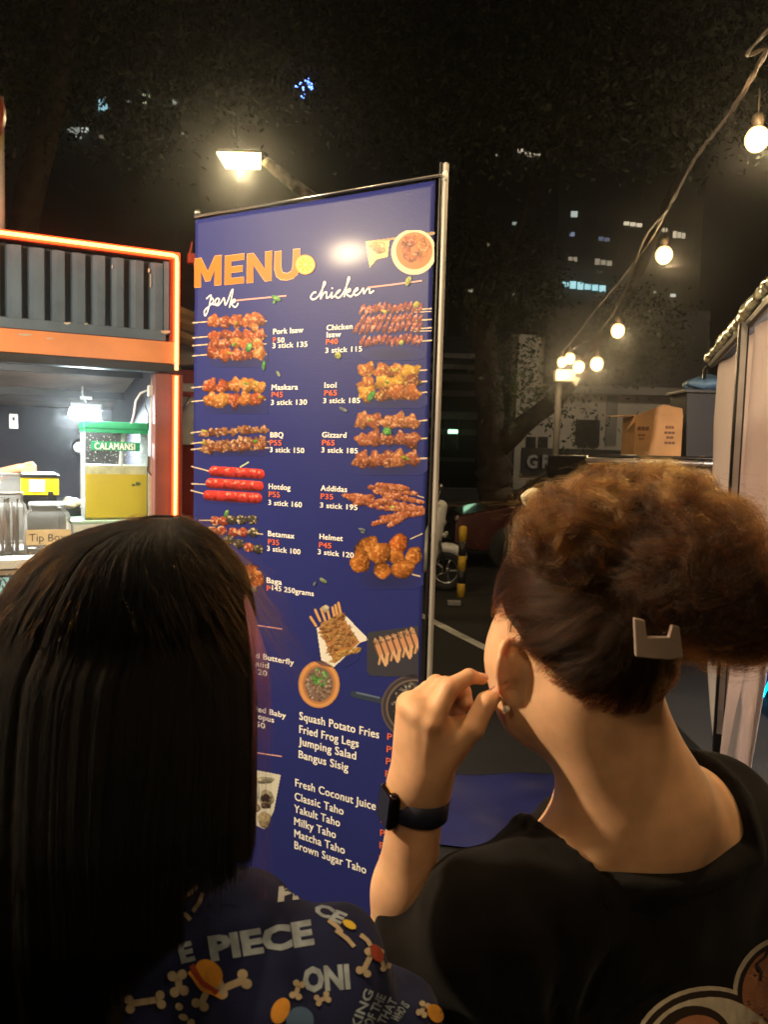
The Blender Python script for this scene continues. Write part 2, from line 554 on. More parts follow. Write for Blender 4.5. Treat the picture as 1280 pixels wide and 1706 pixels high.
W, R_ = white_print, red_print
LET = {'M': [[(0, 0), (.24, 0), (.24, .55), (.42, .18), (.58, .18), (.76, .55), (.76, 0), (1, 0), (1, 1), (.76, 1), (.5, .5), (.24, 1), (0, 1)]],
       'E': [[(0, 0), (1, 0), (1, .2), (.32, .2), (.32, .4), (.92, .4), (.92, .6), (.32, .6), (.32, .8), (1, .8), (1, 1), (0, 1)]],
       'N': [[(0, 0), (.26, 0), (.26, .6), (.74, 0), (1, 0), (1, 1), (.74, 1), (.74, .4), (.26, 1), (0, 1)]],
       'U': [[(0, 1), (0, .38), (.08, .14), (.26, .02), (.5, -.02), (.74, .02), (.92, .14), (1, .38), (1, 1), (.74, 1), (.74, .42), (.68, .26), (.5, .2), (.32, .26), (.26, .42), (.26, 1)]]}
for ch, xa, xb in (('M', 324, 369), ('E', 375, 407), ('N', 412, 453), ('U', 458, 499)):
    for grow, mt_, oo in ((1, mat('heading_outline', (.8, .5, .3), .3, spec=.2), .0014), (0, orange_print, .0019)):
        a = ban(xa, 479 - (xa - 323) * .085); b = ban(xb, 479 - (xb - 323) * .085); t0 = ban(xa, 431 - (xa - 323) * .085)
        vb = (a[1] + b[1]) / 2; hh_ = t0[1] - a[1]; ww_ = b[0] - a[0]
        P2 = LET[ch][0]; n_ = len(P2); Q2 = []
        for i in range(n_):
            p0, p1, p2 = (np.array(P2[(i + k) % n_]) * [ww_, hh_] for k in (-1, 0, 1))
            e1 = (p1 - p0) / np.linalg.norm(p1 - p0); e2 = (p2 - p1) / np.linalg.norm(p2 - p1); sg = 1
            nn_ = np.array([e1[1] + e2[1], -e1[0] - e2[0]]); nn_ = nn_ / (np.linalg.norm(nn_) + 1e-9)
            ar = sum(P2[k][0] * P2[(k + 1) % n_][1] - P2[(k + 1) % n_][0] * P2[k][1] for k in range(n_)); nn_ *= 1 if ar > 0 else -1
            Q2.append(p1 + nn_ * .0014 * grow)
        mb = MB(); mb.add([bw(a[0] + q[0], vb + q[1], oo) for q in Q2], [tuple(range(n_))]); obj('heading_letter' if not grow else 'letter_outline', mb, mt_, banner)
rows = [  # name, price, note: x0, baseline, x1
 ('Pork Isaw', 456, 557, 506, 554, 9), ('Maskara', 454, 650, 498, 649, 9), ('BBQ', 452, 729, 474, 729, 9), ('Hotdog', 449, 815, 486, 816, 9),
 ('Betamax', 447, 894, 492, 896, 9), ('Baga', 444, 971, 470, 974, 9), ('Chicken', 544, 550, 587, 548, 9), ('Isaw', 544, 562, 568, 561, 9),
 ('Isol', 541, 646, 561, 646, 9), ('Gizzard', 538, 729, 578, 729, 9), ('Addidas', 536, 818, 580, 819, 9), ('Helmet', 534, 899, 573, 900, 9)]
for r in rows: btext('item_lettering', r[0], r[1], r[2], r[3], r[4], r[5], W, .030)
for r in [('50', 463, 571, 475, 571), ('3 stick 135', 455, 581, 513, 577), ('3 stick 130', 453, 675, 513, 674), ('3 stick 150', 451, 754, 509, 754),
          ('3 stick 160', 448, 842, 505, 844), ('3 stick 100', 445, 919, 502, 922), ('145 250grams', 453, 985, 524, 991),
          ('3 stick 115', 542, 589, 603, 584), ('3 stick 185', 539, 672, 600, 671), ('3 stick 185', 537, 755, 597, 754),
          ('3 stick 195', 535, 846, 597, 849), ('3 stick 120', 531, 924, 591, 928)]:
    btext('price_lettering', r[0], r[1], r[2], r[3], r[4], 8.5, W, .028)
for r in [('P', 456, 571, 461, 571), ('P45', 454, 662, 473, 662), ('P55', 451, 742, 471, 742), ('P55', 449, 828, 468, 828), ('P35', 447, 907, 466, 908),
          ('P', 444, 984, 451, 985), ('P40', 543, 574, 563, 573), ('P65', 541, 659, 562, 659), ('P65', 538, 742, 559, 742), ('P35', 536, 831, 557, 832), ('P45', 533, 912, 554, 913)]:
    btext('price_lettering', r[0], r[1], r[2], r[3], r[4], 9, R_, .028)
for r in [('Fried Butterfly', 404, 1091, 490, 1109, 9), ('Squid', 412, 1107, 448, 1113, 9), ('P120', 414, 1121, 445, 1126, 9),
          ('Grilled Baby', 404, 1182, 477, 1194, 9), ('Octopus', 408, 1193, 457, 1203, 9), ('P350', 410, 1207, 442, 1213, 9),
          ('Squash Potato Fries', 499, 1202, 633, 1226, 13), ('Fried Frog Legs', 499, 1223, 599, 1242, 13), ('Jumping Salad', 498, 1243, 595, 1262, 13),
          ('Bangus Sisig', 498, 1265, 582, 1281, 13), ('Fresh Coconut Juice', 492, 1315, 628, 1343, 13), ('Classic Taho', 491, 1336, 574, 1353, 13),
          ('Yakult Taho', 490, 1356, 568, 1373, 13), ('Milky Taho', 490, 1377, 561, 1393, 13), ('Matcha Taho', 490, 1398, 576, 1418, 13),
          ('Brown Sugar Taho', 490, 1419, 612, 1449, 13)]:
    btext('item_lettering', r[0], r[1], r[2], r[3], r[4], r[5], W, .028)
for s, x0, y0, x1, y1 in [('P165', 646, 1232, 681, 1239), ('P240', 645, 1253, 680, 1260), ('P205', 644, 1273, 679, 1280), ('P185', 643, 1294, 678, 1301),
                          ('P110', 637, 1349, 670, 1355), ('P60', 636, 1371, 662, 1375), ('P75', 635, 1392, 660, 1397), ('P75', 634, 1413, 659, 1418), ('P80', 633, 1435, 658, 1440)]:
    btext('price_lettering', s, x0, y0, x1, y1, 11, R_, .024)

def bpoly(name, pts, w, material, off=OFFP, closed=False):       # a printed stroke, px points
    Q = [ban(*p) for p in pts]
    # smooth (Catmull-Rom)
    S = []
    for i in range(len(Q) - 1):
        a, b, c, d = Q[max(i - 1, 0)], Q[i], Q[i + 1], Q[min(i + 2, len(Q) - 1)]
        for t in np.linspace(0, 1, 6, endpoint=False):
            S.append(.5 * (2 * b + (c - a) * t + (2 * a - 5 * b + 4 * c - d) * t * t + (3 * b - a - 3 * c + d) * t ** 3))
    S.append(Q[-1]); vs = []
    for i, p in enumerate(S):
        t = S[min(i + 1, len(S) - 1)] - S[max(i - 1, 0)]; t = t / (np.linalg.norm(t) + 1e-9)
        n = np.array([-t[1], t[0]]) * w / 2 * (1 if not isinstance(w, tuple) else 1)
        vs += [bw(*(p - n), off), bw(*(p + n), off)]
    mb = MB(); mb.add(vs, [(2 * i, 2 * i + 2, 2 * i + 3, 2 * i + 1) for i in range(len(S) - 1)])
    return mb
def scr(strokes, w=.0042):
    mb = MB()
    for s in strokes:
        m = bpoly('', s, w, None); mb.add(m.v, m.f)
    return mb
# hand-written headings
pork = [[(344, 498), (352, 492), (350, 505), (346, 520), (342, 526), (341, 518), (349, 510), (356, 503), (354, 497), (350, 500)],
        [(354, 507), (362, 507), (366, 499), (361, 498), (359, 506), (364, 509), (370, 502), (374, 497), (376, 508), (380, 502), (386, 486), (389, 483), (387, 494), (383, 513)],
        [(384, 505), (391, 499), (392, 503), (386, 506), (393, 512), (398, 505)]]
obj('script_lettering', scr(pork), W, banner)
chick = [[(527, 487), (522, 488), (518, 495), (522, 499), (530, 494), (538, 480), (542, 472), (540, 470), (537, 483), (534, 498), (539, 489), (544, 487), (544, 496), (549, 494), (553, 487), (552, 496), (558, 492),
          (567, 483), (562, 486), (559, 493), (564, 496), (571, 489), (579, 472), (582, 464), (580, 463), (576, 482), (573, 495)],
         [(574, 488), (582, 481), (583, 485), (576, 488), (584, 494), (590, 487), (596, 482), (594, 480), (589, 487), (593, 492), (600, 487), (605, 480), (606, 489), (611, 482), (615, 480), (616, 488), (623, 484)],
         [(553, 481), (554, 479)]]
obj('script_lettering', scr(chick), W, banner)
obj('rule_line', scr([[(393, 501), (435, 497), (478, 493)]], .004), pink_print, banner)
obj('rule_line', scr([[(612, 479), (655, 474), (704, 468)]], .004), pink_print, banner)
obj('rule_line', scr([[(400, 1039), (435, 1043), (470, 1048)]], .0035), pink_print, banner)
obj('rule_line', scr([[(400, 1249), (435, 1255), (470, 1260)]], .0035), pink_print, banner)

# ---- printed photographs of food: flat ink on the vinyl, coloured vertex by vertex
INK = (.022, .029, .175)
class Paint:
    def __init__(s, x0, y0, x1, y1, st=1.1):
        s.nx = int((x1 - x0) / st) + 1; s.ny = int((y1 - y0) / st) + 1
        s.X, s.Y = np.meshgrid(np.linspace(x0, x1, s.nx), np.linspace(y0, y1, s.ny))
        s.c = np.zeros((s.ny, s.nx, 3)) + INK; s.a = np.zeros((s.ny, s.nx))
        s.box = (x0, y0, x1, y1)
    def put(s, m, col, a=None):
        m = m if a is None else m
        s.c = s.c * (1 - m[..., None]) + (np.asarray(col) if np.ndim(col) == 3 else np.array(col)) * m[..., None]
        s.a = np.maximum(s.a, m)
    def noise(s, sc, seed=0):
        out = 0
        for o_, (f, a) in enumerate(((sc * .55, 1), (sc * 1.2, .6))):
            r = np.random.default_rng(seed * 7 + o_); x = (s.X - s.box[0]) * f; y = (s.Y - s.box[1]) * f
            G_ = r.uniform(-1, 1, (int(y.max()) + 3, int(x.max()) + 3)); i, j = y.astype(int), x.astype(int); u = x - j; v = y - i
            u = u * u * (3 - 2 * u); v = v * v * (3 - 2 * v)
            out = out + a * ((G_[i, j] * (1 - u) + G_[i, j + 1] * u) * (1 - v) + (G_[i + 1, j] * (1 - u) + G_[i + 1, j + 1] * u) * v)
        return out
    def shadow(s, cx, cy, rx, ry, k=.55):
        d = ((s.X - cx) / rx) ** 2 + ((s.Y - cy) / ry) ** 2
        m = np.clip(1.05 - d, 0, 1) * k
        s.c = s.c * (1 - m[..., None]) + np.array([.02, .02, .05]) * m[..., None]; s.a = np.maximum(s.a, (d < 1.05) * .6)
    def blob(s, cx, cy, rx, ry, ang, col, seed=0, lump=.18, hi=(1, .75, .5), gl=.5):
        ca, sa = math.cos(ang), math.sin(ang)
        dx = (s.X - cx); dy = (s.Y - cy)
        u = (dx * ca + dy * sa) / rx; v = (-dx * sa + dy * ca) / ry
        th = np.arctan2(v, u)
        r = np.sqrt(u * u + v * v) * (1 + lump * .45 * np.sin(3 * th + seed) + lump * .4 * np.sin(5 * th + seed * 2.1) + lump * .25 * s.noise(.3, int(seed * 3) % 40))
        m = np.clip((1 - r) * max(min(rx, ry), 2) * .9 + .3, 0, 1)
        nz = s.noise(.55, int(seed * 7) % 50)
        L = .55 + .45 * (-u * .25 - v * .75) + .30 * nz * .6
        L = np.clip(L, .1, 1.35)
        c = np.array(col) * L[..., None]
        h = np.clip(nz * 1.1 - .30 + (-v) * .35 - .15 * u, 0, 1) * gl
        c = c * (1 - h[..., None]) + np.array(hi) * h[..., None] * .85
        edge = np.clip(1 - (1 - r) * 3.5, 0, 1)
        c = c * (1 - .55 * edge[..., None])
        s.put(m, c)
    def line(s, x0, y0, x1, y1, w, col):
        L = math.hypot(x1 - x0, y1 - y0); t = np.clip(((s.X - x0) * (x1 - x0) + (s.Y - y0) * (y1 - y0)) / L ** 2, 0, 1)
        d = np.hypot(s.X - x0 - t * (x1 - x0), s.Y - y0 - t * (y1 - y0))
        s.put(np.clip((w / 2 - d) + .5, 0, 1), col)
    def poly(s, pts, col):
        ins = np.zeros(s.X.shape, bool); n = len(pts)
        for i in range(n):
            (xa, ya), (xb, yb) = pts[i], pts[(i + 1) % n]
            if ya == yb: continue
            c = ((s.Y > ya) != (s.Y > yb)) & (s.X < (xb - xa) * (s.Y - ya) / (yb - ya) + xa)
            ins ^= c
        s.put(ins.astype(float), col)
    def make(s, name='food_picture', off=.0010, thr=.4, label=None):
        q = np.array([ban(x, y) for x, y in zip(s.X.ravel(), s.Y.ravel())])
        V = B0 + q[:, :1] * b_e + q[:, 1:2] * np.array([0, 0, 1.0]) + b_n * (off + np.array([wave(*t) for t in q])[:, None])
        i = np.arange(s.nx * s.ny).reshape(s.ny, s.nx)
        ok = (s.a[:-1, :-1] + s.a[1:, :-1] + s.a[:-1, 1:] + s.a[1:, 1:]) / 4 > thr
        Fq = np.stack([i[:-1, :-1], i[1:, :-1], i[1:, 1:], i[:-1, 1:]], -1)[ok]
        used, inv = np.unique(Fq, return_inverse=True)
        o = obj_np(name, V[used], inv.reshape(Fq.shape), PRN, banner, False, np.clip(s.c.reshape(-1, 3)[used], .004, .9))
        if label: o['label'] = label
        return o
PRN = print_mat('photo_print', .42)
STK = (.62, .5, .34)
def skewers(box, rowsy, side, cols, size, xr, lump=.22, seed=0, hi=(1, .75, .5), n=5, gl=.5, label=None, tilt=0):
    p = Paint(*box)
    x0, y0, x1, y1 = box
    p.shadow((xr[0] + xr[1]) / 2 + 6, y1 - (y1 - y0) * .16, (xr[1] - xr[0]) * .6, (y1 - y0) * .25)
    rr = random.Random(seed)
    for k, y in enumerate(rowsy):
        if side == 'l': p.line(x0 + 1, y + 3, xr[0] + 8, y, 2.2, STK); p.line(xr[1] - 3, y, xr[1] + 4, y, 1.8, STK)
        else: p.line(xr[1] - 8, y, x1 - 1, y - 2, 2.4, STK)
        for j in range(n):
            t = (j + .5) / n
            cx = xr[0] + (xr[1] - xr[0]) * t + rr.uniform(-2, 2); cy = y + rr.uniform(-2, 2) + tilt * (t - .5)
            p.blob(cx, cy, (xr[1] - xr[0]) / n * .62 * rr.uniform(.9, 1.15), size * rr.uniform(.85, 1.15), rr.uniform(-.6, .6), cols[rr.randrange(len(cols))], seed + j * 1.7 + k * 3.1, lump, hi, gl)
    for q in range(3):
        p.blob(rr.uniform(*xr), rr.choice(rowsy) + rr.uniform(-4, 4), 4.5, 2.4, rr.uniform(-1, 1), (.5, .5, .04) if q else (.12, .4, .04), q, .1, (.7, .9, .3), .3)
    return p
ORG = [(.62, .15, .04), (.5, .10, .03), (.7, .24, .05), (.4, .08, .03)]
BRN = [(.36, .12, .05), (.28, .09, .04), (.45, .2, .09)]
REDS = [(.42, .07, .04), (.5, .10, .06), (.34, .05, .04)]
p = skewers((320, 516, 448, 612), [535, 560, 573, 590], 'l', ORG, 11, (348, 441), .2, 3, n=5); p.blob(425, 532, 13, 11, 0, ORG[0], 3); p.blob(424, 546, 9, 7, 1, ORG[2], 3); p.make()
skewers((318, 624, 448, 690), [643, 666], 'l', ORG[:3] + [(.7, .3, .06)], 12, (342, 440), .25, 13, n=5).make()
skewers((317, 697, 450, 760), [718, 736, 746], 'l', BRN, 7, (335, 446), .4, 17, (.9, .7, .5), n=9, gl=.7, tilt=-8).make()
p = Paint(316, 766, 446, 842)
p.shadow(392, 828, 60, 14)
for x0, y0, x1, y1, s in ((318, 777, 348, 785, 0), (318, 806, 342, 807, 0), (317, 817, 340, 823, 0)): p.line(x0, y0, x1, y1, 2.2, STK)
for a, b, cy_ in ((348, 442, 787), (342, 440, 807), (338, 437, 827)):
    x0, y0, x1, y1 = a + 8, cy_ - 2, b - 8, cy_ + 3
    L = math.hypot(x1 - x0, y1 - y0); t = np.clip(((p.X - x0) * (x1 - x0) + (p.Y - y0) * (y1 - y0)) / L ** 2, 0, 1)
    dx, dy = p.X - x0 - t * (x1 - x0), p.Y - y0 - t * (y1 - y0); d = np.hypot(dx, dy)
    sh = np.clip(.75 - dy / 12 + .18 * p.noise(.35, a), .15, 1.2)
    c = np.array([.58, .045, .04]) * sh[..., None]
    hl_ = np.clip(p.noise(.5, a + 1) - .2, 0, 1) * np.clip(1.2 - np.abs(dy + 4) / 3.5, 0, 1)
    c = c * (1 - hl_[..., None]) + np.array([.95, .6, .45]) * hl_[..., None]
    p.put(np.clip(8.6 - d + .5, 0, 1), c)
p.line(401, 778, 415, 770, 2.5, (.5, .6, .4)); p.make()
p = Paint(330, 848, 442, 926)
for x, y, c in [(358, 868, 1), (372, 868, 1), (385, 866, 0), (402, 866, 0), (420, 866, 0), (352, 885, 1), (368, 884, 1), (388, 887, 1), (404, 887, 1), (422, 887, 0), (380, 900, 0), (397, 906, 0), (414, 912, 1), (430, 915, 0)]:
    p.blob(x, y, 9.5, 8.5, .2, (.5, .1, .06) if c else (.10, .09, .07), x, .08, (1, .85, .6), .9)
p.line(325, 867, 350, 867, 2, STK); p.line(428, 889, 438, 890, 2, STK); p.blob(376, 856, 3.5, 8, .5, (.2, .45, .1), 1, .05); p.make()
p = Paint(395, 934, 440, 992)
for x, y in [(405, 950), (418, 948), (428, 958), (410, 962), (424, 970), (432, 967), (404, 972)]: p.blob(x, y, 10, 9, x, ORG[int(x) % 3], x, .3)
p.blob(421, 983, 6, 5, 0, (.4, .4, .38), 4); p.make()
# right column
p = Paint(586, 500, 720, 600)
p.shadow(655, 590, 55, 14)
for k, y in enumerate((515, 533, 547, 568)):
    p.line(690, y + 1, 719, y - 1, 2.3, STK); p.line(690, y + 5, 719, y + 4, 1.8, STK) if k % 2 == 0 else None
    a = 600 if k != 2 else 590
    for j in range(12):
        x = a + j * (705 - a) / 12 + 3
        p.blob(x, y + math.sin(j * 1.3) * 2 - 3 * j / 12, 3.9, 11, .45, REDS[j % 3], j + k * 5, .15, (1, .6, .45), .65)
p.blob(640, 519, 5, 3, .5, (.6, .6, .06), 2); p.blob(694, 507, 7, 5, -.6, (.55, .5, .06), 2); p.blob(668, 571, 4, 5, .3, (.4, .5, .05), 3); p.make()
skewers((588, 594, 712, 680), [618, 637, 655], 'r', [(.55, .16, .04), (.7, .3, .03), (.3, .08, .03), (.75, .38, .04)], 13, (600, 697), .3, 31, (1, .85, .3), n=4).make()
skewers((586, 682, 712, 792), [702, 732, 765], 'r', [(.5, .15, .07), (.42, .12, .06), (.55, .2, .08)], 13.5, (594, 697), .3, 41, n=5).make()
p = Paint(566, 796, 708, 884)
rr = random.Random(5)
for (x0, y0, x1, y1) in [(578, 826, 618, 830), (585, 830, 612, 838), (594, 840, 616, 828), (620, 812, 690, 822), (628, 820, 700, 836), (618, 834, 700, 846), (634, 846, 704, 850), (640, 862, 700, 856), (626, 872, 672, 856),
                         (640, 868, 668, 860), (622, 842, 660, 826), (652, 874, 680, 856), (632, 808, 676, 814)]:
    n = 7
    for j in range(n):
        t = j / (n - 1); p.blob(x0 + (x1 - x0) * t, y0 + (y1 - y0) * t, 8, 4.2 + 2 * math.sin(t * 3.1), math.atan2(y1 - y0, x1 - x0), (.55, .16, .07), j + x0, .2, (1, .7, .5), .5)
p.blob(654, 845, 4, 3, 0, (.6, .6, .06), 1); p.line(696, 826, 706, 829, 1.8, STK); p.make()
p = Paint(578, 882, 706, 982)
p.shadow(650, 965, 60, 22)
for x, y, rx, ry in [(665, 905, 17, 15), (612, 910, 22, 15), (690, 926, 16, 14), (602, 935, 20, 17), (660, 928, 15, 12), (634, 922, 20, 18), (638, 950, 15, 14), (672, 948, 20, 15)]:
    p.blob(x, y, rx, ry, x, (.68, .17, .03) if x % 2 else (.6, .2, .04), x, .10, (1, .7, .25), .35)
p.line(684, 898, 704, 889, 2, STK); p.line(688, 957, 700, 960, 2, STK); p.make()
# top bowl and chips
p = Paint(604, 384, 727, 472)
p.poly([(609, 402), (650, 398), (646, 428), (628, 432), (616, 446), (612, 424)], (.68, .52, .22)); p.blob(630, 412, 14, 10, .4, (.6, .35, .12), 2, .2)
p.poly([(609, 402), (727, 386), (727, 391), (660, 400)], (.3, .2, .1))
p.put(np.clip(38 - np.hypot(p.X - 690, (p.Y - 420)) + .5, 0, 1) * (p.X < 724), (.72, .6, .4))
p.put(np.clip(31 - np.hypot(p.X - 691, (p.Y - 418)) + .5, 0, 1) * (p.X < 724), (.55, .16, .05))
for j in range(9): p.blob(691 + 15 * math.cos(j * 2.4), 415 + 14 * math.sin(j * 2.4), 11, 8, j, ORG[j % 3], j, .25)
p.a *= (p.X < 725); p.make()
# orange slice
p = Paint(490, 422, 528, 464, .8)
d = np.hypot(p.X - 509, p.Y - 441); th = np.arctan2(p.Y - 441, p.X - 509)
p.put(np.clip(17 - d, 0, 1), (.75, .34, .02)); p.put(np.clip(14.5 - d, 0, 1), (.8, .6, .2)); p.put(np.clip(13 - d, 0, 1) * (np.abs(np.sin(th * 4)) > .25), (.8, .36, .02)); p.put(np.clip(2.5 - d, 0, 1), (.8, .6, .3)); p.make('orange_slice_picture', .0020)
# loaded fries in a paper wrap
p = Paint(512, 996, 620, 1116)
p.shadow(560, 1090, 40, 22, .3)
p.poly([(528, 1046), (536, 1100), (556, 1112), (602, 1070), (616, 1066), (576, 1024), (570, 1030)], (.74, .72, .68))
for x0, y0, x1, y1 in [(518, 1028, 527, 1042), (526, 1016, 534, 1034), (565, 1004, 570, 1028), (536, 1014, 545, 1040), (545, 1010, 552, 1038), (555, 1012, 560, 1036), (560, 1008, 565, 1034)]:
    p.line(x0, y0, x1, y1, 4.4, (.62, .34, .12))
p.blob(543, 1014, 6, 7, .4, (.75, .68, .5), 1, .2)
p.poly([(532, 1044), (571, 1026), (600, 1070), (558, 1106)], (.40, .19, .07))
rr = random.Random(9)
A, B, C_ = np.array([530, 1042]), np.array([42, -20]), np.array([26, 62])
for i in range(120):
    a, b = rr.random(), rr.random()
    q = A + B * a + C_ * b
    p.blob(q[0], q[1], 6.5, 2.6, -.3 + rr.uniform(-.5, .5), [(.5, .24, .09), (.6, .34, .13), (.38, .17, .07)][i % 3] if b < .8 else (.68, .4, .12), i, .25, (.9, .65, .35), .35)
p.make()
# clay bowl
p = Paint(494, 1096, 572, 1184)
for rx, ry, c in ((35, 39.5, (.5, .24, .09)), (32.5, 37, (.62, .32, .13)), (28, 33, (.46, .2, .08)), (24, 29, (.2, .13, .11))):
    p.put(np.clip((1 - np.hypot((p.X - 532) / rx, (p.Y - 1140) / ry)) * 30 + .5, 0, 1), c)
rr = random.Random(2)
for i in range(70):
    a, r = rr.uniform(0, 6.28), math.sqrt(rr.random())
    x, y = 532 + 21 * r * math.cos(a), 1141 + 26 * r * math.sin(a)
    g = math.hypot(x - 533, (y - 1130)) < 14
    p.blob(x, y, 4.2, 3.2, a, (.13, .42, .1) if g and i % 3 else (.42, .3, .24), i, .25, (.7, .9, .5) if g else (.85, .75, .7), .5)
p.make()
# frog legs on a slate, and pan
p = Paint(606, 1040, 702, 1132)
p.poly([(612, 1058), (616, 1053), (700, 1042), (700, 1128), (618, 1126), (612, 1120)], (.045, .045, .065))
for i in range(7):
    x = 628 + i * 10; y = 1070 - i * 3
    p.line(x, y + 6, x + 10, y + 30, 9, (.12, .07, .05))
    p.line(x, y, x + 8, y + 22, 7.5, (.55, .28, .16)); p.line(x + 8, y + 22, x + 15 - (i % 2) * 8, y + 38, 4.2, (.66, .42, .26)); p.line(x + 7, y + 22, x + 4, y + 36, 3.2, (.6, .36, .2)); p.blob(x - 1, y - 1, 5.5, 5, 1, (.62, .36, .22), i, .3)
p.a *= p.X < 697.5; p.make()
p = Paint(584, 1120, 702, 1240)
p.line(590, 1156, 640, 1168, 11, (.035, .05, .09)); p.line(596, 1154, 632, 1162, 3, (.12, .17, .28))
e = np.hypot((p.X - 690) / 55, (p.Y - 1178) / 55)
for t, c in ((1, (.12, .09, .09)), (.95, (.05, .045, .055)), (.85, (.18, .13, .12)), (.80, (.03, .03, .04))): p.put(np.clip((t - e) * 40, 0, 1), c)
rr = random.Random(3)
for i in range(110):
    a, r = rr.uniform(0, 6.28), math.sqrt(rr.random()); p.blob(692 + 36 * r * math.cos(a), 1172 + 34 * r * math.sin(a), 4.4, 3.4, a, (.5, .45, .38) if r < .8 and i % 3 else (.16, .15, .16), i, .3, (.95, .9, .8), .6)
p.a *= (p.X < 697 - (p.Y - 1120) * .02); p.make()
# drink in a cup
p = Paint(410, 1276, 474, 1388)
p.poly([(400, 1278), (468, 1291), (456, 1352), (440, 1382), (420, 1372), (404, 1320)], (.62, .62, .56))
for x, y, a, b, c in [(440, 1300, 17, 6, (.45, .47, .36)), (444, 1330, 12, 14, (.5, .5, .36)), (443, 1330, 9, 7, (.04, .03, .03)), (443, 1342, 9, 6, (.06, .045, .04)), (424, 1346, 10, 8, (.3, .24, .18)), (440, 1366, 11, 14, (.56, .48, .3)), (424, 1318, 8, 24, (.66, .68, .7))]:
    p.blob(x, y, a, b, 0, c, x, .12)
p.a *= p.Y < 1384; p.make()
# scattered printed leaves
for (x, y, a, b, t, c) in [(461, 497, 9, 4, .5, 0), (458, 503, 4, 2.5, -1, 0), (681, 468, 9, 5, -1.1, 1), (416, 579, 5, 9, .4, 0), (441, 609, 3, 9, .1, 0), (465, 623, 6, 3, 1, 2), (563, 592, 6, 6, .5, 1), (618, 660, 5, 10, .5, 0), (572, 682, 8, 3, .5, 3),
                          (645, 719, 8, 7, .2, 0), (605, 882, 7, 2.5, .3, 3), (606, 887, 5, 1.8, .3, 3), (540, 967, 8, 3.5, .6, 2), (526, 972, 5, 2.5, -1, 3)]:
    p = Paint(x - 13, y - 13, x + 13, y + 13, .8); p.blob(x, y, a, b, t, [(.1, .42, .06), (.5, .55, .12), (.35, .45, .3), (.22, .27, .3)][c], x, .08, (.8, .95, .6), .4); p.make('leaf_picture', .0020)
# ------------------------------------------------------------------ container food stall (left)
SR = P(291, 743, 4.0); SL = P(0, 735, 3.65)
s_e = SL - SR; s_e[2] = 0; s_e /= np.linalg.norm(s_e)        # along the front, to the left
s_n = np.array([s_e[1], -s_e[0], 0]); s_n = s_n if s_n[1] > 0 else -s_n   # into the stall
S0 = np.array([SR[0], SR[1], 0])
def ST(px, py, off=0.0):
    return on_plane(px, py, S0 + s_n * off, s_n)
def sw(a, z, off=0.0): return S0 + s_e * a + s_n * off + np.array([0, 0, z])
RS = np.stack([s_e, s_n, [0, 0, 1]], 1)
def sa(q): return float(np.dot(q - S0, s_e))
def sbox(mb, a0, a1, z0, z1, o0, o1): return mb.box(sw((a0 + a1) / 2, (z0 + z1) / 2, (o0 + o1) / 2), (abs(a1 - a0), abs(o1 - o0), abs(z1 - z0)), RS)
STW = 4.4
zt = ST(200, 417)[2]; zt = (ST(0, 390)[2] + ST(285, 427)[2]) / 2
zp0 = (ST(10, 531)[2] + ST(278, 560)[2]) / 2              # bottom of the corrugated panels
zb0 = (ST(0, 585)[2] + ST(284, 608)[2]) / 2               # bottom of orange beam
zb1 = (ST(0, 543)[2] + ST(280, 566)[2]) / 2
stall = thing('container_stall', 'blue corrugated container food stall with orange beam and glowing orange edge tubes', 'food stall', S0)
mslate = mat('slate_blue_paint', (.085, .135, .21), .5, .1, .2, 5, .25, 45)
mgap = mat('groove_paint', (.02, .024, .03), .8)
grooves = [sa(ST(x, 480)) for x in (5, 43, 81, 115, 149, 182, 213, 246, 278)]
grooves = sorted(grooves)
step = (grooves[-1] - grooves[0]) / (len(grooves) - 1)
while grooves[-1] < STW - .2: grooves.append(grooves[-1] + step * 1.03)
mb = MB(); sbox(mb, .02, STW, zp0 - .01, zt - .03, .05, .07); obj('backing_sheet', mb, mgap, stall)
for i in range(len(grooves) - 1):
    a0, a1 = grooves[i] + .012, grooves[i + 1] - .014
    # folded pan: a raised face with a sloped flank
    z0, z1 = zp0 + .012, zt - .04
    mb = MB(); m1 = a0 + (a1 - a0) * .68
    prof = [(a0, .05), (a0 + .008, .004), (m1, .002), (m1 + .02, .016), (a1, .018), (a1 + .006, .05)]
    mb.prism([sw(a, z0 + random.uniform(0, .002), o) for a, o in prof], (0, 0, z1 - z0)); obj('corrugated_panel', mb, mslate, stall)
mb = MB(); sbox(mb, .05, STW, zp0 - .035, zp0 + .016, -.012, .05); obj('panel_sill', mb, mslate, stall, bevel=.004)
mb = MB(); sbox(mb, .035, .06, zp0, zt - .03, -.008, .05); obj('panel_edge', mb, mslate, stall)
mor = mat('orange_beam_paint', (.72, .27, .10), .45, 0, .12, 4, .1, 30)
mb = MB(); sbox(mb, -.01, STW, zb0, zp0 - .037, -.02, .08); obj('orange_beam', mb, mor, stall, bevel=.004)
mb = MB(); sbox(mb, -.02, STW, zb0 - .045, zb0 - .002, -.03, .06); obj('lower_rail', mb, M_['black_metal'], stall, bevel=.004)
mchip = mat('chipped_paint', (.55, .5, .42), .7)
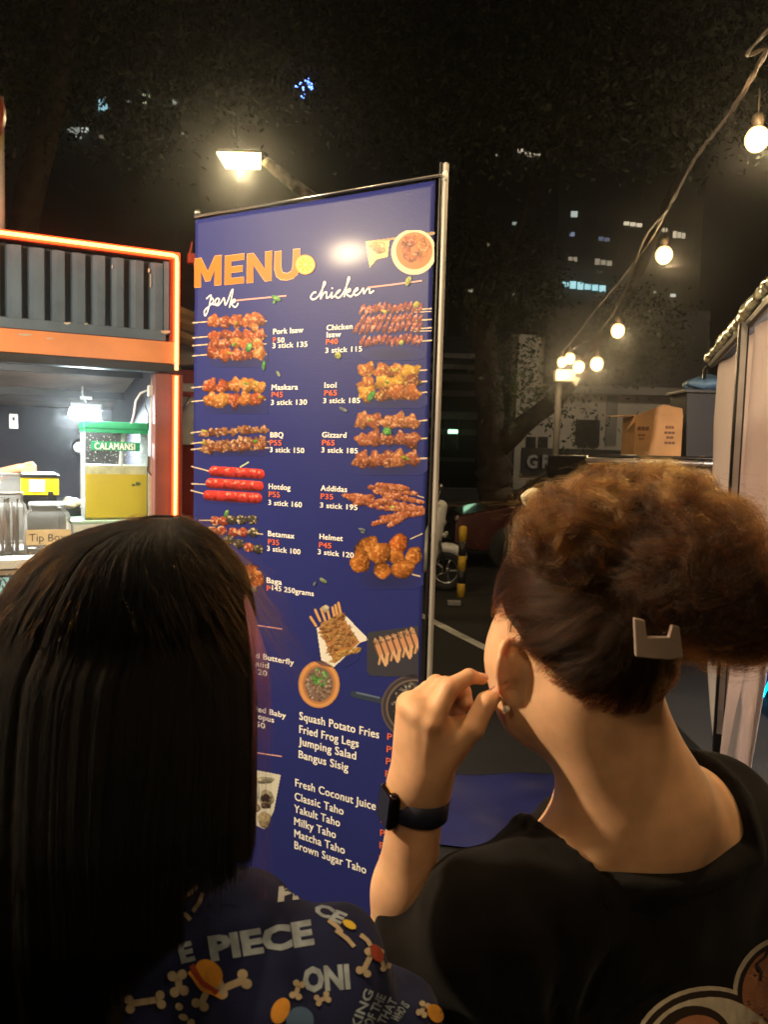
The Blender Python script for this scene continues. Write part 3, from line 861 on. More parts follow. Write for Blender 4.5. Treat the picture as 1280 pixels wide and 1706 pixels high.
for x, y, w, h in ((106, 537, 11, 2), (268, 551, 15, 3), (250, 455, 2, 22), (247, 446, 3, 6), (186, 440, 2, 5), (30, 557, 22, 1), (76, 563, 12, 1), (140, 538, 6, 1.5)):
    mb = MB(); q0_, q1_ = ST(x, y + h, -.0135), ST(x + w, y, -.0135); o_f = -.0135 if y > 530 else .0005
    if y > 555: o_f = -.0212
    mb.prism([sw(sa(q0_), q0_[2], o_f), sw((sa(q0_) + sa(q1_)) / 2, q0_[2] - .004, o_f), sw(sa(q1_), q0_[2] + .003, o_f), sw(sa(q1_), q1_[2], o_f), sw(sa(q0_), q1_[2] - .003, o_f)], -s_n * .0008); obj('paint_chip', mb, mchip, stall)
# led tubes
mled = mat('led_tube', (1, .3, .1), .4, emit=(1, .25, .06), es=9)
mhalo = mat('led_halo', (.8, .08, .02), .5, emit=(1, .06, .008), es=1.9)  # red halo of the tubes, put in as a glowing strip
mledh = mat('led_housing', (.30, .03, .012), .5)
mb = MB(); mb.tube([sw(STW, zt, -.03), sw(.02, zt, -.03), sw(.004, zt - .006, -.03), sw(.0, zt - .03, -.03), sw(0, zt - .3, -.03), sw(0, zb0 - .03, -.03)], .0085, 8)
obj('led_tube', mb, mled, stall, True)
zc0 = .95
mb = MB(); sbox(mb, -.016, STW, zt - .016, zt + .018, -.018, -.002); sbox(mb, -.016, .015, zb0 - .03, zt - .017, -.018, -.002); sbox(mb, -.016, .015, .85, zb0 - .055, -.018, -.002); obj('led_halo', mb, mhalo, stall)  # halo strips behind the tubes, glow put into the material
mb = MB(); mb.tube([sw(0, zb0 - .06, -.03), sw(0.002, .85, -.03)], .0075, 8); obj('led_tube', mb, mled, stall, True)
mb = MB(); sbox(mb, .0, STW, zt - .02, zt + .015, .0, .06); sbox(mb, -.022, .03, zb0, zt + .015, .0, .06); obj('edge_frame', mb, mledh, stall, bevel=.004)
mb = MB(); sbox(mb, -.04, .10, .0, zb0 - .045, .0, .14); obj('corner_post', mb, mat('maroon_post', (.17, .06, .05), .5, 0, .2, 4, .15), stall, bevel=.006)
# tiny orange camera on the top corner
t = thing('security_camera', 'small camera bracket on the top corner of the container stall', 'camera', sw(-.06, zt - .02, 0))
mb = MB(); sbox(mb, -.12, -.06, zt - .02, zt + .03, -.01, .03); obj('camera_body', mb, mledh, t, bevel=.004)
mb = MB(); sbox(mb, -.14, -.10, zt - .075, zt - .035, -.01, .03); obj('camera_base', mb, mledh, t, bevel=.004)
mb = MB(); mb.tube([sw(-.07, zt + .03, 0), sw(-.08, zt + .085, 0)], .006, 6); mb.tube([sw(-.1, zt - .05, 0), sw(-.09, zt, 0)], .008, 6); obj('camera_bracket', mb, mledh, t)
# body: roof, back, side, inside
mgrey = mat('inner_wall', (.022, .023, .036), .7, 0, .3, 2, .1)
mceil = mat('inner_ceiling', (.36, .29, .23), .6, 0, .35, 3, .3, 12)
D = 2.3
mb = MB(); sbox(mb, 0, STW, zt - .02, zt + .02, .07, D); obj('roof', mb, M_['dark_wall'], stall)
mb = MB(); sbox(mb, 0, STW, 0, zt - .02, D, D + .05); obj('rear_wall', mb, mgrey, stall)
mb = MB(); sbox(mb, STW, STW + .05, 0, zt, 0, D); obj('side_wall', mb, mgrey, stall)
mb = MB(); sbox(mb, 0.0, .04, 0, zt - .02, .14, D); obj('side_wall', mb, mgrey, stall)
zi = zb0 - .05
mb = MB(); mb.prism([sw(0.05, zi + .16, .12), sw(STW, zi + .16, .12), sw(STW, zi - .10, D), sw(.05, zi - .10, D)], (0, 0, .02)); obj('ceiling_panel', mb, mceil, stall)
for o, zz in ((.75, .03), (1.55, -.06)):
    mb = MB(); sbox(mb, .05, STW, zi + zz, zi + zz + .05, o, o + .05); obj('ceiling_beam', mb, M_['black_metal'], stall)
for a in (1.0, 2.3, 3.4):
    mb = MB(); mb.tube([sw(a, zi + .11, .15), sw(a, zi - .14, D)], .02, 4); obj('ceiling_strut', mb, M_['black_metal'], stall)
mb = MB(); sbox(mb, .12, STW, zi + .03, zi + .09, .13, .15)
obj('light_strip_cover', mb, mat('cream_panel', (.7, .6, .3), .5, emit=(1, .82, .34), es=.8), stall)
d = bpy.data.lights.new('strip_light', 'AREA'); d.shape = 'RECTANGLE'; d.size = 3.6; d.size_y = .05; d.energy = 135; d.color = (1, .96, .88)
o = bpy.data.objects.new('strip_light', d); o.location = Vector(sw(2.3, zi + .02, .10)); o.rotation_euler = Vector([float(c) for c in (s_n * .25 - np.array([0, 0, 1]))]).to_track_quat('-Z', 'Y').to_euler(); o.rotation_euler.z += math.atan2(s_e[1], s_e[0]) * 0; link(o)
# counter
zc = ST(50, 930, 0)[2] + .0
mb = MB(); sbox(mb, .11, STW, zc - .045, zc, -.03, .62); obj('counter_top', mb, mat('counter_white', (.62, .66, .68), .3, 0, .1, 4), stall, bevel=.004)
mb = MB(); sbox(mb, .11, STW, zc - .075, zc - .047, -.015, .6); obj('counter_edge', mb, mat('counter_edge_grey', (.28, .25, .22), .5), stall)
mb = MB(); sbox(mb, .11, STW, .02, zc - .08, .02, .06); obj('counter_front', mb, mgrey, stall)
# shelf and things in the back
mb = MB(); sbox(mb, .3, STW, 1.15, 1.18, D - .5, D - .02); obj('rear_shelf', mb, M_['steel'], stall)
mb = MB(); sbox(mb, 1.25, 2.75, 1.36, 1.66, D - .03, D - .005)
obj('rear_window', mb, mat('blue_panel', (.10, .2, .42), .4, 0, .3, 2, emit=(.12, .25, .55), es=.12), stall)
mb = MB(); sbox(mb, 1.2, 2.8, 1.67, 1.72, D - .10, D - .0); obj('window_head', mb, M_['steel'], stall)

# vinyl sign under the counter
c = sw(.9, .6, 0)
sg = thing('counter_sign', 'pale cyan printed sheet hanging under the stall counter', 'sign', sw(.9, zc - .5, -.02))
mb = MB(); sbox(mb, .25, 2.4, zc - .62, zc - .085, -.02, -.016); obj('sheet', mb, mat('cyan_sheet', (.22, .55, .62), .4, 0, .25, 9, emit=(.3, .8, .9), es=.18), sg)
mink = mat('blue_ink', (.02, .12, .28), .5)
rr = random.Random(4)
for i in range(11):
    a, z = sa(ST(4 + i * 4.2, 970)), ST(20, 962 + rr.uniform(0, 30))[2]
    mb = MB(); pts = [sw(a + rr.uniform(-.02, .02) + .012 * k, z + .03 * math.sin(k * 1.6 + i), -.023) for k in range(4)]
    mb.tube(pts, .0035, 4); obj('brush_stroke', mb, mink, sg)

# ---- lamp inside
L = P(140, 684, 4.95)
lt = thing('flood_light', 'small white flood light hanging inside the stall above the juice dispenser', 'lamp', L)
mb = MB(); mb.box(L + np.array([0, .03, .02]), (.19, .03, .06), RS); obj('lamp_housing', mb, mat('grey_housing', (.25, .26, .27), .5), lt, bevel=.006)
mb = MB(); mb.prism([L + RS @ np.array(p) for p in [(-.085, -.004, .018), (.085, -.004, .018), (.098, -.004, -.034), (-.098, -.004, -.034)]], -s_n * .012)
obj('lamp_glass', mb, mat('lamp_glass_cold', (1, 1, 1), .3, emit=(.78, .95, 1), es=7), lt)
mb = MB(); mb.tube([L + np.array([0, .03, .05]), L + np.array([-.03, .05, .10]), L + np.array([-.05, .1, zi - L[2]])], .006, 6); mb.box(L + np.array([0, .03, .08]), (.07, .02, .02), RS)
obj('lamp_bracket', mb, M_['white_plastic'], lt)
d = bpy.data.lights.new('flood_light_beam', 'AREA'); d.shape = 'RECTANGLE'; d.size = .18; d.size_y = .07; d.energy = 70; d.color = (.8, .95, 1)
o = bpy.data.objects.new('flood_light_beam', d); o.location = L - s_n * .03 - np.array([0, 0, .06]); o.rotation_euler = Vector(-s_n * .25 - np.array([0, 0, 1.0])).to_track_quat('-Z', 'Y').to_euler(); link(o)
Q = P(22, 702, 4.8)
t = thing('wall_socket', 'white plug socket hanging from the stall ceiling strut', 'socket', Q)
mb = MB(); mb.box(Q, (.05, .03, .09), RS); obj('socket_box', mb, M_['white_plastic'], t, bevel=.005)
mb = MB(); mb.box(Q - s_n * .017 + np.array([0, 0, .015]), (.012, .006, .02), RS); obj('socket_hole', mb, M_['black_metal'], t)
Q = P(131, 745, 5.6)
t = thing('round_lamp', 'small round white lamp glowing on the dark rear wall of the stall', 'lamp', Q)
mb = MB(); mb.ball(Q, .035); obj('lamp_globe', mb, mat('dim_globe', (1, 1, 1), .4, emit=(.85, 1, .95), es=3), t, True)
mb = MB(); mb.ball(Q + s_n * .03, .05, sc=(1, .4, 1)); obj('lamp_base', mb, M_['steel'], t, True)
# conduit and wires beside the post
t = thing('power_wiring', 'white cables and junction box beside the stall corner post', 'wiring', ST(255, 700, .1))
for k, (xa, xb, w) in enumerate(((253, 252, .006), (262, 262, .009), (258, 257, .004))):
    mb = MB(); mb.tube([ST(xa, 622, .1 + k * .01), ST(xb, 700, .1), ST(xb + .5, 765, .1)], w, 6); obj('cable', mb, mat('cable_cream' + '_x' * k, (.42, .37, .3), .5), t, True)
mb = MB(); sbox(mb, sa(ST(263, 654, .09)), sa(ST(246, 654, .09)), ST(250, 656, .09)[2] - .012, ST(250, 646, .09)[2] + .012, .07, .11); obj('junction_box', mb, M_['white_plastic'], t, bevel=.004)
mb = MB(); mb.tube([ST(x, y, .12) for x, y in [(246, 650), (234, 655), (226, 668), (223, 690), (219, 706)]], .006, 6); obj('cable', mb, M_['white_plastic'], t, True)
mb = MB(); mb.tube([ST(x, y, .12) for x, y in [(238, 654), (240, 672), (247, 690), (246, 712)]], .003, 6); obj('cable', mb, M_['cable'], t, True)
mb = MB(); mb.tube([ST(x, y, .09) for x, y in [(247, 760), (246, 785), (262, 803), (262, 822), (257, 860)]], .003, 6); obj('cable', mb, M_['black_metal'], t, True)
t = thing('paper_notice', 'sheet of paper taped beside the dispenser on the stall post', 'paper', ST(256, 810, .1))
mb = MB(); mb.prism([ST(246, 760, .1), ST(264, 760, .1), ST(264, 872, .1), ST(247, 872, .1)], s_n * .003); obj('sheet', mb, mat('paper', (.6, .58, .46), .7, 0, .08, 20), t)

# ---- juice dispenser
bl, br = ST(141, 868, .2), ST(246, 868, .2)
DW = np.linalg.norm((br - bl)[:2]); zd0 = ST(190, 866, .2)[2]; zd1 = ST(190, 704, .2)[2]
ad0, ad1 = sa(br), sa(bl)
dsp = thing('juice_dispenser', 'square clear dispenser of yellow juice with green lid and CALAMANSI plate', 'juice dispenser', sw((ad0 + ad1) / 2, zd0, .3))
mglass = clear_mat('clear_plastic', alpha=.0)
H = zd1 - zd0
def ring(mb, a0, a1, z0, z1, o0, o1, w):
    sbox(mb, a0, a1, z0, z1, o0, o0 + w); sbox(mb, a0, a1, z0, z1, o1 - w, o1); sbox(mb, a0, a0 + w, z0, z1, o0 + w, o1 - w); sbox(mb, a1 - w, a1, z0, z1, o0 + w, o1 - w)
mb = MB(); ring(mb, ad0, ad1, zd0, zd1 - .03, .2, .2 + DW * .9, .004); obj('clear_tank', mb, mglass, dsp)
mb = MB(); sbox(mb, ad0 + .006, ad1 - .006, zd0 + .012, zd0 + H * .47, .206, .194 + DW * .9)
obj('juice', mb, translucent_col(mat('calamansi_juice', (.95, .80, .008), .35, 0, .04, 5), .55, (1, .88, .02)), dsp)
mb = MB(); sbox(mb, ad0 + .006, ad1 - .006, zd0 + H * .47 + .001, zd0 + H * .56, .207, .193 + DW * .9); obj('foam', mb, mat('juice_foam', (.62, .68, .5), .4, var=.2, scale=20), dsp)
mgreen = mat('green_plastic', (.01, .34, .13), .35, 0, .1)
mb = MB(); sbox(mb, ad0 - .006, ad1 + .006, zd1 - .035, zd1 + .004, .194, .206 + DW * .9); obj('lid', mb, mgreen, dsp, bevel=.006)
mb = MB(); ring(mb, ad0 - .001, ad1 + .001, zd1 - .052, zd1 - .036, .197, .203 + DW * .9, .006); obj('rim', mb, mgreen, dsp)
pl0, pl1 = ST(233, 752, .19), ST(152, 735, .19)
mb = MB(); sbox(mb, sa(pl0), sa(pl1), pl0[2], pl1[2], .19, .199); obj('name_plate', mb, mgreen, dsp, bevel=.002)
V, Fs, w = text_mesh('CALAMANSI', .04)
a1, a0 = sa(ST(157, 745, .185)), sa(ST(225, 745, .185)); z0 = ST(190, 749, .185)[2]; z1 = ST(190, 738, .185)[2]
mb = MB(); mb.add([sw(a1 - p[0] / w * (a1 - a0), z0 + p[1] / .7 * (z1 - z0), .187 - p[2]) for p in V], Fs); obj('plate_lettering', mb, mat('white_letters', (.85, .9, .88), .5, var=.02), dsp)
mb = MB(); mb.tube([ST(206, 722, .3), ST(198, 800, .3)], .012, 6); obj('ladle_handle', mb, M_['white_plastic'], dsp, True)
mb = MB(); mb.ball(ST(229, 806, .204), .016, sc=(1, .2, .6)); mb.ball(ST(222, 808, .204), .012, sc=(1, .2, .5)); obj('floating_leaf', mb, mat('dark_leaf', (.05, .08, .01), .5), dsp, True)
# frosted droplets inside the upper tank
mb = MB(); rr = random.Random(8)
for i in range(150):
    a, z = rr.uniform(ad0 + .01, ad1 - .01), rr.uniform(zd0 + H * .57, zd1 - .07); mb.ball(sw(a, z, .2065), rr.uniform(.0015, .004), 6, 4)
o = obj('condensation', mb, M_['white_plastic'], dsp, True); o['kind'] = 'stuff'
# white tray the dispenser stands on
t = thing('white_tray', 'white plastic tub under the juice dispenser', 'tub', sw(.6, zc, .3))
at0, at1 = ad0 - .06, ad1 + .07
mb = MB(); mb.prism([sw(at0 + .02, zc, .19), sw(at1 - .02, zc, .19), sw(at1, zd0 - .012, .17), sw(at0, zd0 - .012, .17)], s_n * .42); obj('tub_body', mb, mat('tub_white', (.62, .7, .68), .4, 0, .05), t, bevel=.004)
mb = MB(); sbox(mb, at0 - .008, at1 + .008, zd0 - .012, zd0 - .001, .16, .60); obj('tub_rim', mb, mat('tub_green_rim', (.35, .55, .42), .4), t)

# ---- jars
def rounded_rect(c, wx, wy, r, z, n=5):
    out = []
    for qx, qy, a0 in ((1, 1, 0), (-1, 1, 90), (-1, -1, 180), (1, -1, 270)):
        for k in range(n):
            w = math.radians(a0 + 90 * k / (n - 1)); out.append(c + RS @ np.array([qx * (wx - r) + r * math.cos(w), qy * (wy - r) + r * math.sin(w), z]))
    return out
def loft(mb, rings):
    n = len(rings[0]); vs = [p for r in rings for p in r]
    fs = [(i * n + k, i * n + (k + 1) % n, (i + 1) * n + (k + 1) % n, (i + 1) * n + k) for i in range(len(rings) - 1) for k in range(n)]
    fs += [tuple(range(n))[::-1], tuple((len(rings) - 1) * n + k for k in range(n))]
    return mb.add(vs, fs)
mjar = clear_mat('jar_glass', alpha=.10)
def jar(cpx, bpy_, wpx, hpx, label, fill):
    c = PZ(cpx, bpy_, zc); k = c[1] / 1300; wx = wpx / 2 * k; hh = hpx * k; c = c + s_n * wx * .5
    t = thing('glass_jar', label, 'jar', c)
    mb = MB(); R = [(.93, 0), (1, .02), (1, .70), (.93, .80), (.78, .85), (.78, .93), (.82, .95)]
    loft(mb, [rounded_rect(c, wx * a, wx * a, wx * a * .35, hh * b) for a, b in R]); obj('jar_body', mb, mjar, t, True)
    mb = MB(); loft(mb, [rounded_rect(c, wx * .8, wx * .8, wx * .5, hh * b) for b in (.955, 1.0)]); obj('jar_lid', mb, mjar if not fill else M_['steel'], t, bevel=.003)
    return t, c, wx, hh
t, c, wx, hh = jar(79, 921, 72, 84, 'square glass tip jar with a paper label reading Tip Box', 0)
mb = MB(); mb.box(c + RS @ np.array([0, -wx * 1.03, hh * .34]), (wx * 1.9, .003, hh * .30), RS); obj('paper_label', mb, mat('label_paper', (.6, .47, .27), .8, 0, .1, 20), t)
V, Fs, w = text_mesh('Tip Box', -.008)
kz = hh * .15 / .7; kx = wx * 1.55 / w
mb = MB(); mb.add([c + RS @ np.array([wx * .8 - p[0] * kx, -wx * 1.03 - .0025, hh * .26 + p[1] * kz + .04 * kz * math.sin(p[0] * 3)]) for p in V], Fs); obj('handwriting', mb, mat('marker_ink', (.035, .03, .025), .7), t)
rr = random.Random(3)
mb = MB()
for i, colr in enumerate([(.4, .45, .6), (.5, .35, .3), (.45, .4, .5), (.3, .2, .25), (.5, .5, .6), (.35, .2, .15)]):
    mb = MB(); q = c + RS @ np.array([rr.uniform(-.5, .5) * wx, rr.uniform(-.6, .4) * wx, hh * (.05 + .02 * i)])
    A = yaw_axes(rr.uniform(0, 180)); 
    mb.grid(lambda u, v: q + A @ np.array([(u - .5) * .06, (v - .5) * .035, .012 * math.sin(u * 5 + i)]), 6, 3)
    obj('folded_banknote', mb, mat('note_paper' + '_x' * i, colr, .8), t, solid=.0006)
t, c, wx, hh = jar(12, 924, 62, 105, 'tall glass jar of wooden sticks at the stall counter edge', 1)
rr = random.Random(6)
mst = mat('dark_sticks', (.12, .075, .06), .6)
for i in range(26):
    mb = MB(); a, r = rr.uniform(0, 6.28), rr.uniform(0, .7) * wx
    b0 = c + RS @ np.array([r * math.cos(a), r * math.sin(a), .01]); b1 = c + RS @ np.array([r * .8 * math.cos(a + .8), r * .8 * math.sin(a + .8), hh * rr.uniform(.7, .9)])
    mb.tube([b0, b1], .004, 5); obj('wooden_stick', mb, mst, t)
Q = P(14, 855, 4.1)
t, c, wx, hh = jar(20, 905, 50, 118, 'second glass jar with white lid behind the jar of sticks', 1)

# yellow box
c = PZ(70, 905, zc); 
yb0 = ST(36, 836, .42); yb1 = ST(104, 795, .42)
t = thing('yellow_box', 'yellow and black box machine with a white note standing behind the tip jar', 'box', sw(sa(yb0), zc, .45))
my = mat('box_yellow', (.72, .58, .01), .4, 0, .08); mk = M_['black_metal']
a_0, a_1, z_0, z_1 = sa(ST(98, 820, .42)), sa(ST(35, 820, .42)), ST(60, 825, .42)[2], ST(60, 796, .42)[2]
mb = MB(); sbox(mb, a_0, a_1, z_0, z_1, .42, .66); obj('box_body', mb, my, t, bevel=.004)
mb = MB(); sbox(mb, a_0 - .004, a_1 + .004, z_1 + .001, z_1 + .014, .415, .665); obj('box_edge', mb, mk, t)
mb = MB(); sbox(mb, a_0 + .01, a_1 - .004, z_1 + .015, z_1 + .024, .42, .66); obj('box_lid', mb, mat('lid_cyan', (.45, .66, .66), .4), t, bevel=.003)
mb = MB(); sbox(mb, a_0 + .01, a_1 - .002, z_0 - .05, z_0 - .001, .425, .655); obj('box_foot', mb, mk, t, bevel=.004)
mb = MB(); sbox(mb, a_0 + .01, a_1 - .01, zc, z_0 - .051, .43, .65); obj('box_stand', mb, mk, t)
mb = MB(); sbox(mb, a_0 + .07, a_0 + .145, z_0 + .02, z_1 - .01, .415, .418); obj('white_note', mb, mat('note_white', (.6, .68, .75), .7), t)
for i in range(3):
    mb = MB(); z = z_1 - .03 - i * .015; sbox(mb, a_0 + .085, a_0 + .13, z, z + .003, .413, .4145); obj('note_line', mb, mink, t)
mb = MB(); sbox(mb, a_0 + .03, a_0 + .055, z_0 - .02, z_0 + .02, .405, .42); obj('box_latch', mb, mk, t, bevel=.002)
# plastic bag of bread and cups
c = PZ(118, 900, zc)
cb = ST(118, 835, .5)
t = thing('food_bag', 'crumpled white plastic bag on a black pot beside the dispenser', 'bag', np.array([cb[0], cb[1], zc]))
def fb(p): return sd_ell(p, cb + np.array([0, 0, -.012]), (.055, .06, .03)) + .006 * vnoise(p, 90, 3)
V, Fq = surface_nets(fb, cb - .09, cb + .09, .005); obj_np('bag', V, Fq, mat('bag_white', (.7, .66, .5), .45, 0, .15, 30), t)
mb = MB(); zz = cb[2] - .04; mb.lathe((cb[0], cb[1], zc), [(.05, 0), (.065, .02), (.07, zz - zc), (.072, zz - zc + .006), (.06, zz - zc + .006)], 20); obj('pot', mb, mk, t, True)
c = PZ(118, 902, zc)
t = thing('plastic_tub', 'small white plastic tub right of the tip jar', 'tub', c)
mb = MB(); mb.lathe(c + s_n * .03, [(.045, 0), (.055, .05), (.058, .052), (.058, .058), (.02, .06)], 20); obj('tub_body', mb, M_['white_plastic'], t, True)

# ---- things seen between the stall and the banner
t = thing('red_panel_stall', 'red lit panel of the neighbouring stall between corner post and banner', 'stall', (P(312, 800, 5.2)[0], 5.2, 0))
mb = MB(); q = P(312, 800, 5.2); mb.box((-1.27, 5.25, 1.05), (.62, .06, 2.1)); obj('wall_panel', mb, mat('red_panel', (.35, .03, .02), .5, 0, .2, 3), t)
mb = MB(); q = P(312, 690, 5.15); mb.box((q[0] + .02, 5.17, q[2]), (.14, .05, .4)); obj('white_board', mb, M_['white_plastic'], t, bevel=.01)
mb = MB(); mb.tube([P(296, 700, 5.0), P(322, 655, 5.0)], .012, 6); obj('diagonal_brace', mb, M_['steel'], t, True)
mb = MB(); mb.tube([P(296, 656, 5.0), P(330, 658, 5.0)], .02, 6); obj('cross_bar', mb, mledh, t, True)
mwood = mat('raw_wood', (.5, .33, .17), .7, 0, .3, 5, .2, 40)
for i, (x0, y0, x1, y1) in enumerate([(296, 518, 340, 538), (296, 536, 340, 548), (296, 558, 340, 578)]):
    mb = MB(); mb.tube([P(x0, y0, 5.1), P(x1, y1, 5.1)], .035, 4); obj('roof_batten', mb, mwood, t)
mb = MB(); q = P(300, 548, 5.2); mb.box((-1.27, 5.25, q[2] - .05), (.62, .04, .35)); obj('roof_fascia', mb, M_['concrete'], t)

# yellow round sign on its post at the picture's edge
q = P(-60, 182, 3.55)
t = thing('round_sign', 'yellow round lit sign on a grey post at the left edge above the stall', 'sign', (q[0], q[1] + .05, 0))
mb = MB(); mb.lathe(q, [(.001, 0), (.14, 0), (.148, .01), (.148, .05), (.14, .06), (.001, .06)], 40, (0, 1, 0)); obj('sign_disc', mb, mat('sign_yellow', (.8, .5, .03), .4, emit=(1, .55, .02), es=.8), t, True)
mb = MB(); mb.lathe(q + np.array([0, .004, 0]), [(.150, 0), (.158, 0), (.158, .052), (.150, .052)], 40, (0, 1, 0)); obj('sign_rim', mb, mat('rim_red', (.3, .05, .02), .4), t, True)
mb = MB(); x = P(-9, 320, 3.65)[0]; mb.tube([(x, 3.7, zt + .03), (x, 3.7, q[2] + .12)], .02, 8); obj('sign_post', mb, M_['concrete'], t, True)

# ---- vendor behind the counter (mostly beyond the left edge)
def person_sdf(base, yawd, h, arm_pts=None):
    A = yaw_axes(yawd); b = np.array([base[0], base[1], base[2]])
    def w(x, y, z): return b + A @ np.array([x, y, z * h])
    return w
vb = P(-92, 760, 4.35); vb[2] = 0
vend = thing('person', 'stall vendor in an orange shirt reaching across behind the counter', 'person', vb)
vw = person_sdf(vb, 160, 1.0)
hand = P(50, 781, 4.25); elb = P(-6, 792, 4.3); sh = P(-62, 758, 4.32)
def f_skin(p):
    d = smin(sd_ell(p, vw(0, .01, 1.56), (.075, .095, .115)), sd_cone(p, vw(0, -.01, 1.38), vw(0, 0, 1.5), .055, .05), .03)
    d = smin(d, sd_cone(p, vw(0, .095, 1.55), vw(0, .115, 1.53), .012, .016), .02)
    a = smin(sd_cone(p, sh, elb, .045, .036), sd_cone(p, elb, hand + np.array([-.06, 0, 0]), .036, .026), .02)
    a = smin(a, sd_ell(p, hand + np.array([-.01, 0, 0]), (.045, .02, .032)), .02)
    for k in range(4):
        q = hand + np.array([.02, -.012, .022 - k * .015]); a = smin(a, sd_cone(p, q, q + np.array([.022, -.012, -.004]), .009, .008), .006)
    a = smin(a, sd_cone(p, hand + np.array([-.02, -.01, .025]), hand + np.array([.02, -.02, .035]), .011, .009), .01)
    return np.minimum(d, a)
lo = np.minimum(np.minimum(sh, hand), vb + [-.2, -.2, 1.3]) - .12; hi = np.maximum(np.maximum(sh, hand), vb + [.2, .2, 1.7]) + .1
lo[2] = 1.3
V, Fq = surface_nets(f_skin, lo, hi, .009)
msk2 = mat('skin_vendor', (.5, .25, .13), .5, 0, .1, 12, sss=.15)
obj_np('body', relax(V, Fq, 1), Fq, msk2, vend)
def f_sh(p):
    d = sd_cone(p, vw(0, 0, .95), vw(0, 0, 1.25), .15, .16)
    d = smin(d, sd_cone(p, vw(-.14, 0, 1.33), vw(.14, 0, 1.33), .075, .075), .08)
    d = smin(d, sd_cone(p, vw(-.2, 0, 1.3), vw(-.24, 0, 1.05), .06, .05), .04)
    d = smin(d, sd_cone(p, vw(.17, 0, 1.33), sh * .75 + elb * .25, .06, .055), .03)
    return d + .004 * vnoise(p, 30, 5)
V, Fq = surface_nets(f_sh, vb + [-.45, -.35, .8], vb + [.5, .35, 1.5], .014)
obj_np('orange_shirt', relax(V, Fq, 1), Fq, mat('shirt_orange', (.75, .16, .02), .8, 0, .1), vend)
V, Fq = surface_nets(lambda p: smin(smin(sd_cone(p, vw(0, 0, .9), vw(0, 0, 1.0), .15, .15), sd_cone(p, vw(-.09, 0, .85), vw(-.1, 0, .06), .08, .05), .04), sd_cone(p, vw(.09, 0, .85), vw(.1, 0, .06), .08, .05), .04), vb + [-.3, -.3, 0.0], vb + [.3, .3, 1.2], .02)
obj_np('trousers', V, Fq, M_['dark_wall'], vend)
V, Fq = surface_nets(lambda p: np.maximum(sd_ell(p, vw(0, -.01, 1.58), (.085, .1, .115)), -sd_ell(p, vw(0, .1, 1.53), (.09, .09, .1))), vb + [-.2, -.2, 1.4], vb + [.2, .2, 1.75], .01)
obj_np('hair', V, Fq, mat('black_hair_cap', (.01, .008, .007), .5), vend)
# ------------------------------------------------------------------ white curtained tent (right)
T0, T1 = P(1190, 607, 5.2), P(1280, 510, 3.25)
t_e = T1 - T0; slope = t_e[2] / np.linalg.norm(t_e[:2]); t_e[2] = 0; t_e /= np.linalg.norm(t_e)
t_n = np.array([-t_e[1], t_e[0], 0]); t_n = t_n if t_n[0] < 0 else -t_n      # towards the aisle
TO = np.array([T0[0], T0[1], 0])
def TP(px, py, off=0.0): return on_plane(px, py, TO + t_n * off, t_n)
def tu(q): return float(np.dot(q - TO, t_e))
def tw(u, z, off=0): return TO + t_e * u + np.array([0, 0, z]) + t_n * off
tent = thing('market_tent', 'black framed tent with gathered white curtains along the aisle', 'tent', TO)
TL = 4.2; zt0 = T0[2]
def topz(u): return zt0 + slope * 0 * u + (T1[2] - T0[2]) / tu(T1) * u
mcur = mat('curtain_cloth', (.82, .76, .72), .85, 0, .08, 2, .15, 120, sss=0, sheen=.2, stretch=(1, 1, .3))
pu = tu(TP(1235, 600, .03)); pu2 = tu(TP(1200, 1250, .03))
pu = (pu + pu2) / 2
def edge(pts):                                    # px edge -> u as a function of z on the tent plane
    q = sorted([(TP(x, y)[2], tu(TP(x, y))) for x, y in pts]); zs, us = zip(*q)
    return lambda z: float(np.interp(z, zs, us))
eL = edge([(1190, 612), (1184, 700), (1183, 820), (1178, 1000), (1180, 1120), (1184, 1180), (1190, 1240)])
eR = lambda z: pu - .015
translucent(mcur, .4)
def curtain(u0f, u1f, z0, z1, nf, amp, seed, label=None):
    mb = MB()
    def fn(a, b):
        z = z0 + (z1 - z0) * b; u0, u1 = u0f(z), u1f(z)
        w = max(abs(u1 - u0), .02); am = amp * (1.15 - .4 * b)
        u = u0 + (u1 - u0) * a
        o = am * (math.sin(a * nf * 6.283 + seed + .5 * math.sin(b * 4 + seed)) + .35 * math.sin(a * nf * 14 + b * 3 + seed)) 
        return tw(u, z, o - .03)
    mb.grid(fn, 70, 40)
    return obj('curtain', mb, mcur, tent, True, solid=.002)
zb_l = TP(1190, 1236)[2]
curtain(eL, eR, zb_l, topz(0) - .02, 1.5, .02, 1)
eR2 = edge([(1420, 700), (1400, 860), (1300, 980), (1256, 1100), (1250, 1150), (1240, 1200), (1226, 1290)])
zb2 = TP(1216, 1288)[2]
curtain(lambda z: pu + .02, lambda z: max(eR2(z), pu + .05), max(zb2, .03), topz(pu) - .02, 2.2, .045, 2.2)
curtain(lambda z: 2.9, lambda z: 4.15, .05, topz(2.9), 5, .03, 4)
mb = MB(); sbox_t = lambda u0, u1, z0, z1, o0, o1: mb.box(tw((u0 + u1) / 2, (z0 + z1) / 2, (o0 + o1) / 2), (abs(u1 - u0), abs(o1 - o0), abs(z1 - z0)), np.stack([t_e, t_n, [0, 0, 1]], 1))
sbox_t(pu - .022, pu + .022, .01, topz(pu), .01, .055); obj('tent_pole', mb, M_['black_metal'], tent, bevel=.004)
mb = MB(); sbox_t(pu + .024, pu + .034, .3, topz(pu), .02, .045); obj('pole_groove', mb, M_['steel'], tent)
mb = MB(); sbox_t(pu - .05, pu + .05, .0, .012, -.02, .09); obj('pole_foot', mb, M_['black_metal'], tent)
